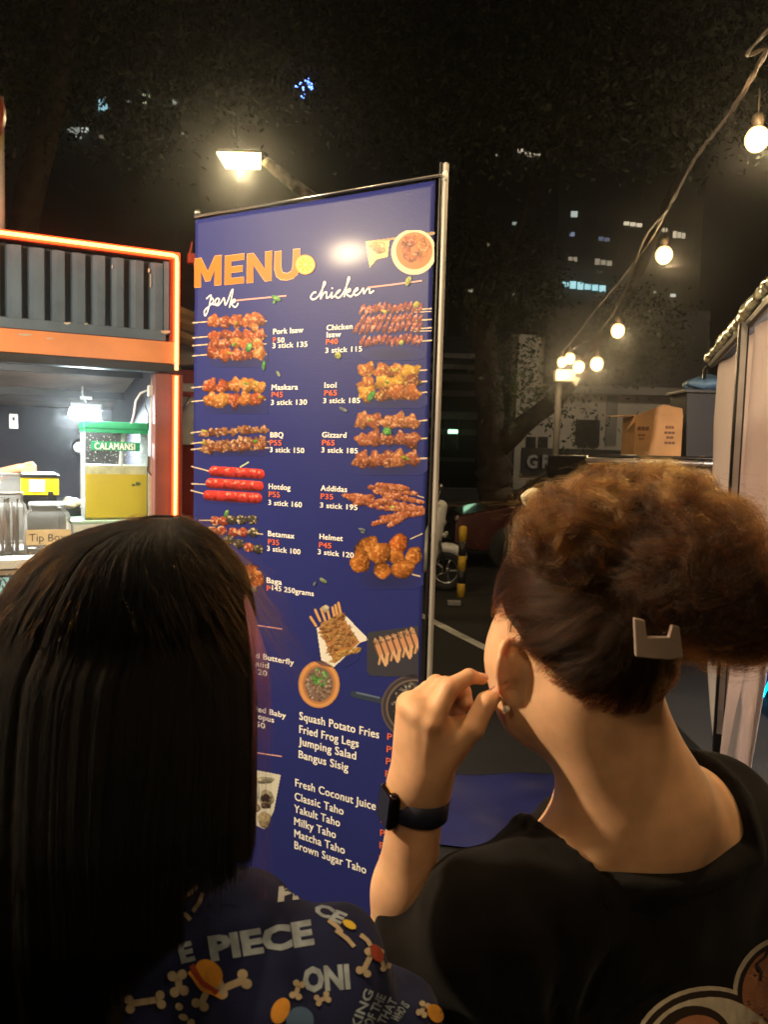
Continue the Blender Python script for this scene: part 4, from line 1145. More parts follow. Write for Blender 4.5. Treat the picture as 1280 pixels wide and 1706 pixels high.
for u in (4.15,):
    mb = MB(); sbox_t(u - .02, u + .02, 0, topz(u), -.09, -.05); obj('tent_pole', mb, M_['black_metal'], tent, bevel=.004)
mb = MB(); mb.tube([tw(-.02, topz(-.02), .01), tw(TL, topz(TL), .01)], .022, 8); obj('top_rail', mb, M_['black_metal'], tent)
mb = MB(); mb.tube([tw(-.04, topz(0) - .01, -2.4), tw(-.04, 0, -2.4)], .02, 6); obj('tent_pole', mb, M_['black_metal'], tent)
# rolled clear plastic along the top edge
def roll(p):
    u = (p - TO) @ t_e.astype(np.float32)
    a = tw(-.0, topz(0) + .045, .03); b = tw(TL, topz(TL) + .045, .03)
    return sd_cone(p, a, b, .028, .028) + .006 * vnoise(p, 16, 2) + .004 * vnoise(p * np.float32([1, .4, 1]), 80, 4)
V, Fq = surface_nets(roll, np.minimum(tw(0, zt0), tw(1.9 + .4, topz(2.3))) - .1, np.maximum(tw(0, zt0), tw(2.3, topz(2.3))) + .12, .009)
obj_np('rolled_plastic', V, Fq, mat('clear_roll', (.75, .7, .42), .15, .0, .5, 18, spec=.9, col2=(.05, .04, .02)), tent)
mb = MB(); mb.tube([tw(-.02, topz(0) - .01, .03), tw(-.05, topz(0) - .03, .05), tw(-.04, topz(0) - .09, .05)], .012, 6); obj('hook', mb, M_['black_metal'], tent)
mb = MB(); mb.prism([tw(-.03, topz(-.03) + .03, 0), tw(TL, topz(TL) + .03, 0), tw(TL, topz(TL) + .5, -2.4), tw(-.03, topz(-.03) + .4, -2.4)], (0, 0, .01)); obj('roof_sheet', mb, mat('black_canvas', (.012, .012, .014), .9), tent)
bt = thing('curtain_fill_lamp', 'added unseen warm bulb inside the tent backlighting the white curtains', 'lamp', (2.5, 3.3, 2.1))  # unseen bulb added behind the cloth to brighten the curtains
mb = MB(); mb.ball((2.5, 3.3, 2.1), .04, 14, 10); obj('glass_globe', mb, mat('curtain_fill_bulb', (1, .8, .5), .3, emit=(1, .75, .5), es=8), bt, True)
mb = MB(); mb.tube([(2.5, 3.3, 2.14), (2.5, 3.3, 2.75)], .006, 6); obj('lamp_cord', mb, M_['black_metal'], bt)
point_light('curtain_fill_light', (2.5, 3.3, 2.04), 300, (1, .82, .68), .06)
# blue neon behind the curtains
mneon = mat('cyan_neon', (.0, .4, .6), .4, emit=(.0, .55, .85), es=4.5)
mneb = mat('neon_board', (.004, .008, .05), .3, 0, .1, emit=(.0, .012, .14), es=.7)
nt_ = thing('neon_panel', 'dark blue panel edged in cyan neon behind the white curtain', 'neon sign', (TP(1240, 1150, -.5)[0], TP(1240, 1150, -.5)[1], 0))
q = [TP(x, y, -.45) for x, y in [(1172, 1092), (1178, 1108), (1178, 1135), (1170, 1170), (1171, 1184), (1190, 1187)]]
mb = MB(); mb.tube(q, .008, 6); obj('neon_tube', mb, mneon, nt_, True)
q = [TP(x, y, -.45) for x, y in [(1225, 1180), (1264, 1177), (1272, 1160), (1300, 1100)]]
mb = MB(); mb.tube(q, .009, 6); obj('neon_tube', mb, mneon, nt_, True)
a, b = TP(1176, 1178, -.5), TP(1330, 1178, -.5); z0 = a[2]
mb = MB(); mb.prism([TP(1174, 1180, -.5), TP(1330, 1180, -.5), TP(1330, 1030, -.5), TP(1178, 1050, -.5)], -t_n * .05); obj('panel_board', mb, mneb, nt_)
mb = MB(); p0, p1 = TP(1178, 1184, -.55), TP(1330, 1184, -.55); mb.prism([np.array([p0[0], p0[1], 0.01]), np.array([p1[0], p1[1], .01]), p1, p0], -t_n * .4); obj('counter_base', mb, M_['dark_wall'], nt_)

# ------------------------------------------------------------------ dark van with boxes on its roof
q0, q1 = P(985, 766, 5.6), P(1330, 772, 5.6)
van = thing('parked_van', 'dark parked vehicle with a shiny roof edge behind the curly haired woman', 'van', (q0[0] + .9, 6.3, 0))
zr = q0[2] + .03
mvan = mat('van_paint', (.012, .012, .014), .35, .2, .2, coat=.2)
mb = MB(); mb.prism([(q0[0], 5.6, .35), (q0[0], 5.55, .95), (q0[0], 5.6, 1.02), (q0[0], 5.68, zr - .06), (q0[0], 5.8, zr), (q0[0], 7.1, zr), (q0[0], 7.25, .35)], (2.4, 0, 0)); obj('van_body', mb, mvan, van, bevel=.02)
mb = MB(); mb.prism([(q0[0] + .16, 5.588, 1.08), (q0[0] + 1.3, 5.588, 1.08), (q0[0] + 1.3, 5.652, zr - .12), (q0[0] + .28, 5.652, zr - .12)], (0, -.01, 0)); obj('side_window', mb, mat('van_glass', (.03, .032, .025), .12, .0, .3, spec=.9), van)
mb = MB(); mb.tube([(q0[0] - .02, 5.66, zr - .035), (q0[0] + 2.4, 5.66, zr - .035)], .02, 8); obj('roof_gutter', mb, M_['steel'], van, True)
mb = MB(); mb.tube([(q0[0] + .02, 5.75, zr + .0), (q0[0] + 2.4, 5.75, zr + .0)], .014, 8); obj('roof_rail', mb, mvan, van, True)
for x in (.45, 1.95):
    mb = MB(); mb.lathe((q0[0] + x, 5.56, .32), [(.001, 0), (.31, 0), (.33, .03), (.33, .18), (.001, .2)], 28, (0, 1, 0)); w_ = obj('wheel', mb, mat('rubber', (.015, .015, .015), .8), van, True)
    mb = MB(); mb.lathe((q0[0] + x, 5.545, .32), [(.001, 0), (.19, .01), (.2, .04), (.001, .05)], 20, (0, 1, 0)); obj('hubcap', mb, M_['steel'], van, True)
# cardboard box
def flatP(px, py, Y): return P(px, py, Y)
c0, c1 = P(1057, 757, 5.95), P(1136, 757, 5.95)
zb = zr + .012
mcard = mat('cardboard', (.42, .22, .085), .8, 0, .15, 4, .1, 40)
cb_ = thing('cardboard_box', 'open brown cardboard box with dark print on the vehicle roof', 'box', ((c0[0] + c1[0]) / 2, 6.1, zb))
h = P(1100, 693, 5.95)[2] - zb
mb = MB(); mb.box(((c0[0] + c1[0]) / 2, 6.12, zb + h / 2), (c1[0] - c0[0], .33, h)); obj('carton', mb, mcard, cb_, bevel=.003)
mb = MB(); mb.prism([(c0[0], 5.953, zb + h), (c1[0], 5.953, zb + h + .0), (c1[0] - .02, 5.93, zb + h + .06), (c0[0] + .2, 5.93, zb + h + .085)], (0, .004, 0)); obj('flap', mb, mcard, cb_)
mb = MB(); mb.prism([(c0[0] - .002, 5.96, zb + h), (c0[0] - .002, 6.25, zb + h), (c0[0] - .17, 6.25, zb + h - .0), (c0[0] - .17, 5.96, zb + h - .015)], (0, 0, .004)); obj('flap', mb, mcard, cb_)
mb = MB(); mb.prism([(c0[0] - .002, 5.957, zb + h), (c0[0] - .07, 5.955, zb + h - .12), (c0[0] - .002, 5.957, zb + h - .05)], (0, .004, 0)); obj('flap', mb, mcard, cb_)
mbx = mat('box_print', (.14, .06, .03), .8)
for x, y, w, hh_ in [(1073, 714, 22, 8), (1070, 725, 14, 4), (1070, 731, 10, 3), (1117, 712, 16, 6), (1117, 721, 20, 5), (1117, 729, 14, 5), (1117, 738, 20, 5)]:
    a = P(x, y, 5.953); k = 5.95 / 1300
    V, Fs, w0 = text_mesh('FRAGILE' if w > 18 else 'BOX', .03)
    mb = MB(); mb.add([(a[0] + (p[0] / w0 - .5) * w * k, 5.9525, a[2] + (p[1] / .7 - .5) * hh_ * k) for p in V], Fs) if False else mb
    for j in range(3 if w > 15 else 2):
        ww = w * k / (3.3 if w > 15 else 2.2); mb.box((a[0] - w * k / 2 + ww * (j + .55), 5.952, a[2]), (ww * .85, .002, hh_ * k * .8))
    obj('printed_mark', mb, mbx, cb_)
# black bin with blue bag
b0, b1 = P(1131, 757, 6.0), P(1215, 757, 6.0)
bn = thing('black_bin', 'black plastic bin topped with a folded blue bag beside the cardboard box', 'bin', ((b0[0] + b1[0]) / 2 + .03, 6.15, zb))
zt_ = P(1150, 655, 6.0)[2]
mb = MB(); xa, xb = b0[0] + .03, b1[0]
mb.prism([(xa + .03, 6.0, zb), (xb - .03, 6.0, zb), (xb, 5.98, zt_), (xa, 5.98, zt_)], (0, .35, 0)); obj('bin_body', mb, mat('bin_black', (.018, .017, .018), .6, 0, .2), bn, bevel=.006)
mb = MB(); mb.box(((xa + xb) / 2, 6.15, zt_ + .014), (xb - xa + .05, .42, .026)); obj('bin_rim', mb, mat('bin_rim', (.03, .03, .03), .5), bn, bevel=.005)
bc = np.array([(xa + xb) / 2 + .05, 6.15, zt_ + .085])
V, Fq = surface_nets(lambda p: sd_ell(p, bc, (.19, .17, .062)) + .014 * vnoise(p, 24, 6), bc - .25, bc + .25, .012)
obj_np('blue_bag', V, Fq, mat('bag_blue', (.06, .12, .2), .5, 0, .4, 20), bn)

# ------------------------------------------------------------------ motor scooter, bollard, car
def torus(mb, c, R, r, axis, n=36, m=10):
    pts = []
    ax = np.array(axis, float); ax /= np.linalg.norm(ax); a = np.cross(ax, [0, 0, 1.0]); a /= np.linalg.norm(a); b = np.cross(ax, a)
    vs, fs = [], []
    for i in range(n):
        w = 2 * math.pi * i / n; d = a * math.cos(w) + b * math.sin(w)
        for k in range(m):
            v = 2 * math.pi * k / m; vs.append(np.array(c) + d * (R + r * math.cos(v)) + ax * r * math.sin(v))
    for i in range(n):
        for k in range(m):
            fs.append((i * m + k, ((i + 1) % n) * m + k, ((i + 1) % n) * m + (k + 1) % m, i * m + (k + 1) % m))
    return mb.add(vs, fs)
fw = PZ(742, 984, 0); fw_c = np.array([fw[0], fw[1], .235])
sx = np.array([-.985, .17, 0]); sx /= np.linalg.norm(sx); sy = np.array([-sx[1], sx[0], 0]); SR_ = np.stack([-sx, sy * 1.0, [0, 0, 1]], 1)
def mo(x, y, z): return np.array([fw[0], fw[1], 0]) + SR_ @ np.array([x, y, z])   # x forward from the front hub
moto = thing('motor_scooter', 'white and black parked motor scooter beside the striped bollard', 'scooter', (fw[0] - .6, fw[1], 0))
mwp = mat('scooter_white', (.72, .72, .7), .3, 0, .08, coat=.4); mbp = mat('scooter_black', (.02, .02, .02), .4)
mrub = mat('tyre_rubber', (.018, .018, .018), .8, bump=.3)
for x in (0, -1.25):
    mb = MB(); torus(mb, mo(x, 0, .235), .19, .05, sy); wq = obj('tyre', mb, mrub, moto, True)
    mb = MB(); torus(mb, mo(x, 0, .235), .145, .013, sy)
    for k in range(5):
        w = k * 2 * math.pi / 5; e = np.array([math.cos(w), 0, math.sin(w)]) * .14
        mb.tube([mo(x, -.01, .235), mo(x + e[0] * .6, -.025, .235 + e[2] * .6), mo(x + e[0], -.01, .235 + e[2])], [.022, .014, .018], 6)
    mb.lathe(mo(x, .045, .235), [(.001, 0), (.045, 0), (.045, .09), (.001, .09)], 16, -sy); obj('rim', mb, M_['steel'], moto, True)
mb = MB(); pts = [mo(.27 * math.cos(a), 0, .235 + .27 * math.sin(a)) for a in np.linspace(.55, 2.4, 10)]
mb.tube(pts, [.02, .05, .058, .06, .062, .062, .06, .055, .05, .02], 8); obj('front_fender', mb, mwp, moto, True)
def fs(name, f, mt, lo=(-1.6, -.35, .1), hi=(.35, .35, 1.2), h=.012):
    c = mo(-.6, 0, .6)
    def g(p): return f((p - np.array([fw[0], fw[1], 0], np.float32)) @ SR_.astype(np.float32))
    V, Fq = surface_nets(g, c - [1.1, .5, .62], c + [1.1, .5, .7], h); return obj_np(name, relax(V, Fq, 1), Fq, mt, moto)
fs('front_shield', lambda q: np.maximum(smin(sd_cone(q, (-.08, 0, .98), (-.24, 0, .45), .075, .16), sd_cone(q, (-.24, 0, .45), (-.3, 0, .3), .15, .12), .05), -sd_cone(q, (-.22, 0, 1.05), (-.46, 0, .40), .11, .16)), mwp)
fs('side_panel', lambda q: sd_cone(q, (-.75, 0, .52), (-1.5, 0, .70), .13, .07), mwp)
fs('floor_board', lambda q: smin(sd_cone(q, (-.3, 0, .30), (-.8, 0, .30), .10, .12), sd_cone(q, (-.9, 0, .35), (-1.2, 0, .3), .12, .1), .05), mbp)
fs('seat', lambda q: sd_ell(q, (-1.05, 0, .74), (.38, .13, .075)), mbp)
mb = MB(); mb.tube([mo(-.12, -.3, 1.03), mo(-.16, -.12, 1.04), mo(-.16, .12, 1.04), mo(-.12, .3, 1.03)], .016, 8); obj('handlebar', mb, mbp, moto, True)
mb = MB(); mb.ball(mo(-.055, 0, .80), .065, sc=(.7, .9, .8)); mb.ball(mo(-.02, .08, .66), .03); mb.ball(mo(-.02, -.08, .66), .03); obj('headlight', mb, mat('lens', (.8, .8, .75), .1, .5), moto, True)
for s in (-1, 1):
    mb = MB(); mb.tube([mo(-.14, s * .2, 1.04), mo(-.12, s * .24, 1.16)], .006, 6); mb.ball(mo(-.12, s * .25, 1.2), .055, sc=(.6, 1, .7)); obj('mirror', mb, M_['steel'], moto, True)
mb = MB()
for s in (-1, 1): mb.tube([mo(0, s * .075, .235), mo(-.06, s * .075, .5), mo(-.13, 0, .75)], .018, 6)
obj('fork', mb, mbp, moto, True)
mb = MB(); mb.tube([mo(-.17, -.12, .32), mo(-.05, -.16, .44), mo(.0, -.15, .47)], [.012, .02, .022], 6); obj('chrome_trim', mb, M_['steel'], moto, True)

bp0 = PZ(768, 994, 0)
bz = (990 - 870) / 1300 * bp0[1]
bol = thing('bollard', 'yellow and black striped bollard standing in front of the white scooter', 'bollard', bp0)
cyl = [(0, .19, 'y'), (.19, .38, 'k'), (.38, .58, 'y'), (.58, .78, 'k'), (.78, 1.0, 'y')]
my_ = mat('bollard_yellow', (.62, .38, .03), .5, 0, .2, 9, .2); 
for a, b, c in cyl:
    mb = MB(); r = .045
    prof = [(r, a * bz), (r, b * bz)] if b < 1 else [(r, a * bz), (r, b * bz - .03), (r * .8, b * bz - .008), (r * .3, b * bz)]
    mb.lathe(bp0, prof, 18); obj('yellow_band' if c == 'y' else 'black_band', mb, my_ if c == 'y' else mbp, bol, True)
mb = MB(); q = PZ(757, 1006, .02); mb.box((q[0], q[1], .03), (.14, .08, .05)); o = obj('kerb_block', mb, M_['concrete'], None, bevel=.01); tag(o, 'small pale concrete block on the asphalt below the scooter wheel', 'block')

# car behind, side profile loft
cq = PZ(815, 948, 0)
car = thing('parked_car', 'dark red parked car in the shadow behind the bollard', 'car', (cq[0] + 1.6, cq[1] + 1, 0))
prof = [(0, .35), (0, .62), (.08, .74), (.95, .92), (1.55, 1.36), (2.0, 1.44), (3.0, 1.42), (3.6, 1.05), (4.25, .95), (4.3, .4), (4.0, .25), (.25, .25)]
y0 = cq[1]; x0 = cq[0] - .5
mb = MB(); V = []
for k, (yy, ins) in enumerate([(0, .10), (.12, 0), (1.5, 0), (1.62, .10)]):
    V.append([np.array([x0 + x, y0 + yy + (.15 if z > 1 and k < 2 else -.15 if z > 1 else 0), z]) for x, z in prof])
loft(mb, V); obj('car_body', mb, mat('car_red', (.05, .005, .004), .25, .3, .1, coat=.5), car, bevel=.02)
mb = MB(); mb.prism([(x0 + 1.12, y0 + .11, 1.0), (x0 + 3.35, y0 + .11, 1.02), (x0 + 2.95, y0 + .13, 1.34), (x0 + 1.66, y0 + .13, 1.34)], (0, -.015, 0)); obj('side_window', mb, mat('car_glass', (.01, .01, .012), .08), car)
for x in (.8, 3.4):
    mb = MB(); mb.lathe((x0 + x, y0 - .01, .31), [(.001, 0), (.3, 0), (.32, .03), (.32, .2), (.001, .2)], 28, (0, 1, 0)); obj('wheel', mb, mrub, car, True)
mb = MB(); mb.ball((x0 + .05, y0 + .12, .68), .09, sc=(.5, .8, .6)); obj('headlight', mb, mat('car_lens', (.5, .45, .42), .1, .4), car, True)
# low wall behind car / shrub mass
mb = MB(); q = P(700, 800, 16.5); mb.box((3.4, 18.0, .4), (16, .25, .8)); o = obj('low_wall', mb, M_['dark_wall'], bevel=.02); tag(o, 'low dark wall running behind the parked car and tree trunk', 'wall')

# ------------------------------------------------------------------ buildings
def building(name, label, x0, x1, y, z1, depth, wallmat):
    b = thing(name, label, 'building', ((x0 + x1) / 2, y, 0))
    mb = MB(); mb.box(((x0 + x1) / 2, y + depth / 2, z1 / 2), (x1 - x0, depth, z1)); obj('wall', mb, wallmat, b)
    return b
Yb = 22.0
xl = P(848, 700, Yb)[0]; xr = P(1175, 700, Yb)[0]; zt2 = P(940, 560, Yb)[2]
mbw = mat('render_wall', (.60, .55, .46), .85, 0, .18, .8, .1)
bld = building('shop_building', 'pale two storey shop building behind the branching tree with sign letters', xl, xr, Yb, zt2, 6, mbw)
mdk = mat('window_dark', (.03, .03, .035), .25)
def wrect(b, name, x0, y0, x1, y1, Y, m, off=.06, proud=True):
    a, c = P(x0, y1, Y), P(x1, y0, Y)
    mb = MB(); mb.box(((a[0] + c[0]) / 2, Y - off / 2 - .003, (a[2] + c[2]) / 2), (c[0] - a[0], off, c[2] - a[2])); return obj(name, mb, m, b)
mgw = mat('grey_render', (.30, .28, .25), .85, 0, .2, 1)
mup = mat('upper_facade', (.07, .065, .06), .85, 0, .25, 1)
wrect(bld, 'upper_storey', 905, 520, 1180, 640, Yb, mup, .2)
wrect(bld, 'pilaster', 850, 560, 872, 850, Yb, mbw, .35)
wrect(bld, 'window', 958, 700, 1000, 742, Yb, mdk); wrect(bld, 'window', 1008, 660, 1030, 742, Yb, mgw)
for x in (876, 896): wrect(bld, 'window', x, 728, x + 17, 746, Yb, mdk)
for x in (962, 981): wrect(bld, 'pane', x, 728, x + 15, 746, Yb, mdk, .1)
wrect(bld, 'doorway', 876, 800, 912, 862, Yb, mdk, .08)
wrect(bld, 'doorway', 920, 790, 1010, 868, Yb, mat('shop_glass', (.06, .06, .055), .2), .08)
wrect(bld, 'rail_post', 846, 829, 850, 850, Yb, mdk, .3); wrect(bld, 'rail_post', 868, 829, 871, 850, Yb, mdk, .3); wrect(bld, 'hand_rail', 846, 828, 872, 831, Yb, mdk, .4)
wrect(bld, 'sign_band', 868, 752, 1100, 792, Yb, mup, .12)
V, Fs, w = text_mesh('GRAND', .03)
for i, ch in enumerate('GRAND'):
    V, Fs, w = text_mesh(ch, .03, 0, 2); a = P(878 + i * 26, 779, Yb - .25); k = Yb / 1300
    mb = MB(); fr = [(a[0] + p[0] * 26 * k, Yb - .25, a[2] + p[1] * 30 * k) for p in V]
    mb.add(fr, Fs); o = obj('sign_letter', mb, mat('letter_chrome', (.55, .55, .5), .3, .3), bld); sm = o.modifiers.new('s', 'SOLIDIFY'); sm.thickness = .12
wrect(bld, 'low_roof', 905, 650, 1160, 656, Yb, mgw, .5)
# dark slabbed block left of the tree
Yc = 26.0
x0, x1 = P(690, 700, Yc)[0], P(852, 700, Yc)[0]
prk = building('parking_block', 'dark block with pale horizontal floor slabs seen between banner and tree', x0, x1, Yc, P(780, 560, Yc)[2], 8, mat('dark_block', (.02, .02, .022), .9))
msl = mat('slab_grey', (.20, .19, .18), .8, 0, .2)
for y, h in ((592, 5), (610, 6), (626, 9), (653, 6), (688, 9), (716, 7), (763, 4)):
    wrect(prk, 'floor_slab', 700, y, 790 + (y % 7) * 3, y + h, Yc, msl if y != 763 else mgw, .35)
wrect(prk, 'lower_wall', 700, 768, 850, 830, Yc, mat('lower_panel', (.05, .05, .055), .8), .1)
for x in (738, 761, 805): wrect(prk, 'column', x, 690, x + 3, 748, Yc, msl, .3)
a = P(755, 719, Yc - .5)
gl = thing('exit_lamp', 'small green white lamp glowing on the dark slabbed block', 'lamp', a)
mb = MB(); mb.box(a, (.32, .1, .13)); obj('lamp_lens', mb, mat('green_lamp', (.6, 1, .7), .4, emit=(.5, 1, .6), es=2.2), gl, bevel=.02)
mb = MB(); mb.box(a + np.array([0, .07, .03]), (.4, .06, .18)); obj('lamp_box', mb, mdk, gl)

# high-rises with a few lit windows
def tower(label, px0, px1, pytop, Y, floors, cols, lit, tint):
    xa, xb = P(px0, 500, Y)[0], P(px1, 500, Y)[0]; zt_ = P((px0 + px1) / 2, pytop, Y)[2]
    b = building('high_rise', label, xa, xb, Y, zt_, 14, mat('tower_wall', (.016, .014, .013), .9))
    fh = zt_ / floors
    me = None
    mw = mat('tower_glass', (.012, .013, .016), .25)
    cw = (xb - xa) / cols
    for f in range(2, floors):
        for c in range(cols):
            z = fh * (f + .5); x = xa + cw * (c + .5)
            if me is None:
                mb = MB(); mb.box((0, 0, 0), (cw * .8, .1, fh * .45)); o = obj('window', mb, mw, b); me = o.data
            else:
                o = bpy.data.objects.new('window', me); link(o, b)
            o.location = Vector((x, Y - .06, z))
    return b, xa, cw, fh, Y
tws = {}
t1 = tower('dark high-rise far left with cold lit windows above the street lamp', 60, 330, 40, 58, 16, 7, [], 0)
t2 = tower('dark high-rise behind the string lights with one cyan lit strip of windows', 925, 1165, 215, 52, 13, 7, [], 0)
t3 = tower('dark high-rise just right of the banner with broken lit windows', 770, 915, 225, 60, 14, 5, [], 0)
def litwin(tw_, x0, y0, x1, y1, col, es, n=1, b=None):
    Y = tw_[4]
    mt = mat('lit_window', col, .4, emit=col, es=es * .75, var=.5, scale=3)
    rr = random.Random(int(x0))
    for i in range(n):
        w = (x1 - x0) / n
        a, c = P(x0 + w * i + w * .08, y1, Y), P(x0 + w * (i + 1) - w * .08, y0, Y)
        mb = MB(); mb.box(((a[0] + c[0]) / 2, Y - .16, (a[2] + c[2]) / 2 + (P(x0, y0, Y)[2] - P(x0 + 1, y0 + .12, Y)[2]) * 0 - i * w * .12 * Y / 1300), (c[0] - a[0], .08, (c[2] - a[2]) * rr.uniform(.7, 1))); obj('lit_window', mb, mt, tw_[0])
wm = (1, .85, .6); cd = (.5, .9, .95); wh = (.9, 1, .9)
litwin(t1, 164, 164, 181, 190, (.45, .85, 1), 1.0, 1); litwin(t1, 177, 163, 184, 168, wh, 1.5)
litwin(t1, 238, 158, 251, 174, (.85, .95, .6), 1.2); litwin(t1, 113, 212, 134, 224, wh, .35, 2); litwin(t1, 136, 214, 149, 222, wh, .9); litwin(t1, 126, 226, 137, 234, wh, .7); litwin(t1, 166, 226, 180, 232, wm, .25, 2)
litwin(t1, 207, 169, 219, 173, wh, .4); litwin(t1, 288, 168, 295, 175, wh, .5); litwin(t1, 303, 222, 307, 226, wh, .8)
litwin(t2, 936, 468, 1010, 480, (.45, .85, .9), 1.3, 6)
litwin(t2, 1038, 370, 1070, 377, wm, 1.0, 3); litwin(t2, 1086, 379, 1112, 385, wm, .8, 3); litwin(t2, 1120, 386, 1142, 398, wm, .7, 3)
litwin(t2, 950, 352, 963, 364, wh, .7); litwin(t2, 948, 388, 958, 395, (.6, .7, 1), .4); litwin(t2, 996, 396, 1016, 402, (.4, .5, .8), .25, 2); litwin(t2, 946, 428, 962, 436, wm, .35, 2); litwin(t2, 990, 432, 1020, 442, wm, .35, 3)
litwin(t2, 1115, 490, 1126, 496, wh, .9); litwin(t2, 1088, 486, 1093, 489, wh, .5)
litwin(t3, 860, 248, 872, 256, wm, .9, 2); litwin(t3, 874, 254, 918, 262, wm, .65, 6); litwin(t3, 853, 370, 868, 376, wh, .5, 2); litwin(t3, 800, 404, 818, 410, wm, .35, 3); litwin(t3, 780, 482, 815, 488, wm, .6, 4); litwin(t3, 850, 489, 860, 494, wm, .5)
litwin(t3, 826, 258, 829, 261, wh, .6)

# blue fairy light star
st = P(507, 147, 6)
star = thing('star_lantern', 'small cluster of blue fairy lights glowing high among the leaves', 'fairy lights', st)
mbl = mat('blue_bulbs', (.1, .2, 1), .4, emit=(.12, .25, 1), es=6)
rr = random.Random(12)
for i in range(26):
    a, r = rr.uniform(0, 6.28), .065 * math.sqrt(rr.random()); mb = MB() if i == 0 else mb
    mb.ball(st + np.array([r * math.cos(a), rr.uniform(-.02, .02), r * 1.25 * math.sin(a)]), rr.uniform(.003, .007), 6, 4)
obj('blue_bulbs', mb, mbl, star, True)

# ------------------------------------------------------------------ trees
def leaf_cloud(parent, centres, n, m, size=.09, seed=0, hang=0):
    r = np.random.default_rng(seed)
    c = np.array([x[0] for x in centres]); s = np.array([x[1] for x in centres])
    wgt = np.prod(s, 1); wgt = wgt / wgt.sum()
    nb = max(20, n // 26)                          # twigs first, then leaves round each twig
    k = r.choice(len(c), nb, p=wgt)
    d = r.normal(size=(nb, 3)); d /= np.linalg.norm(d, axis=1)[:, None]
    tw_ = c[k] + d * s[k] * (r.random((nb, 1)) ** .4)
    j = r.integers(0, nb, n)
    L = tw_[j] + r.normal(size=(n, 3)) * np.array([.16, .16, .13 + hang])
    a = r.normal(size=(n, 3)); a[:, 2] -= .5; a /= np.linalg.norm(a, axis=1)[:, None]
    b = np.cross(a, r.normal(size=(n, 3))); b /= np.linalg.norm(b, axis=1)[:, None]
    sz = size * r.uniform(.6, 1.3, (n, 1))
    V = np.stack([L, L + a * sz * .5 + b * sz * .22, L + a * sz, L + a * sz * .5 - b * sz * .22], 1).reshape(-1, 3)
    Fq = np.arange(n * 4).reshape(n, 4)
    o = obj_np('crown', V, Fq, m, parent, False)
    return o
def limb(mb, pts, r0, r1, seed):
    r = random.Random(seed); n = 14; P_ = [np.array(p, float) for p in pts]; out = []
    for i in range(n + 1):
        t = i / n * (len(P_) - 1); k = min(int(t), len(P_) - 2); f = t - k
        q = P_[k] * (1 - f) + P_[k + 1] * f
        out.append(q + np.array([r.uniform(-1, 1), r.uniform(-1, 1), 0]) * r0 * .15)
    return mb.tube(out, [(r0 + (r1 - r0) * i / n) * r.uniform(.93, 1.07) for i in range(n + 1)], 10)
Yt = 12.0
tb = PZ(828, 905, 0); Yt = tb[1]
tr = thing('tree', 'big dark tree with a forked trunk standing right of the banner', 'tree', tb)
mb = MB(); fk = P(822, 745, Yt)
limb(mb, [tb, P(826, 820, Yt), fk], .34, .28, 1)
limb(mb, [fk - [0, 0, .2], P(812, 640, Yt), P(806, 520, Yt), P(790, 330, Yt), P(760, 120, Yt)], .27, .10, 2)
limb(mb, [fk - [0, 0, .1], P(870, 712, Yt - .2), P(925, 665, Yt - .4), P(985, 600, Yt - .6), P(1080, 420, Yt - 1), P(1150, 240, Yt - 1.5)], .2, .06, 3)
limb(mb, [P(806, 560, Yt), P(860, 400, Yt - .5), P(930, 180, Yt - 1)], .12, .04, 4)
limb(mb, [P(812, 620, Yt), P(770, 480, Yt), P(700, 200, Yt - .5)], .12, .04, 5)
obj('trunk', mb, M_['bark'], tr, True)
cs = []
rr = random.Random(3)
for px, py, Y, s in [(700, 60, 9.5, 1.3), (760, 170, 9.8, .9), (640, 140, 9.5, .8), (690, 230, 9.5, .45), (860, 60, 9, 1.2), (960, 110, 8.5, 1.1), (1080, 60, 8, 1.1), (1000, 190, 8.8, .5), (1180, 120, 8, .9), (1120, 190, 8.5, .5), (1260, 60, 7.5, .8), (560, 40, 9.5, .9), (880, 210, 9.6, .5),
                     (860, 500, 11.5, .8), (880, 430, 12, .5), (1040, 530, 12, .4), (780, 420, 12.5, .7), (960, 690, 11, .35), (880, 640, 11, .5), (1030, 680, 11, .35), (830, 640, 11.5, .3), (1060, 560, 11.5, .7)]:
    cs.append((P(px, py, Y), (s, s, s * .75)))
leaf_cloud(tr, cs, 46000, M_['leaf'], .085, 5, .1)
t2_ = thing('tree', 'dark leafy tree overhanging the container stall at upper left', 'tree', (-4.2, 8.2, 0))
mb = MB(); limb(mb, [(-4.2, 8.2, 0), (-4.1, 8.2, 2.5), (-3.6, 8, 4.2), (-2.8, 7.6, 6.5)], .25, .08, 7); limb(mb, [(-4.1, 8.2, 2.6), (-4.6, 8, 4.8), (-5, 7.5, 7)], .16, .05, 8); obj('trunk', mb, M_['bark'], t2_, True)
leaf_cloud(t2_, [(P(x, y, Y), (s, s, s * .7)) for x, y, Y, s in [(60, 60, 8, 1.2), (200, 40, 8, 1.1), (340, 60, 8.2, 1.0), (460, 100, 8.4, .7), (100, 190, 8.5, .5), (260, 230, 8.6, .5), (430, 190, 8.6, .4), (-60, 150, 7.5, 1)]], 11000, M_['leaf'], .085, 9, .08)

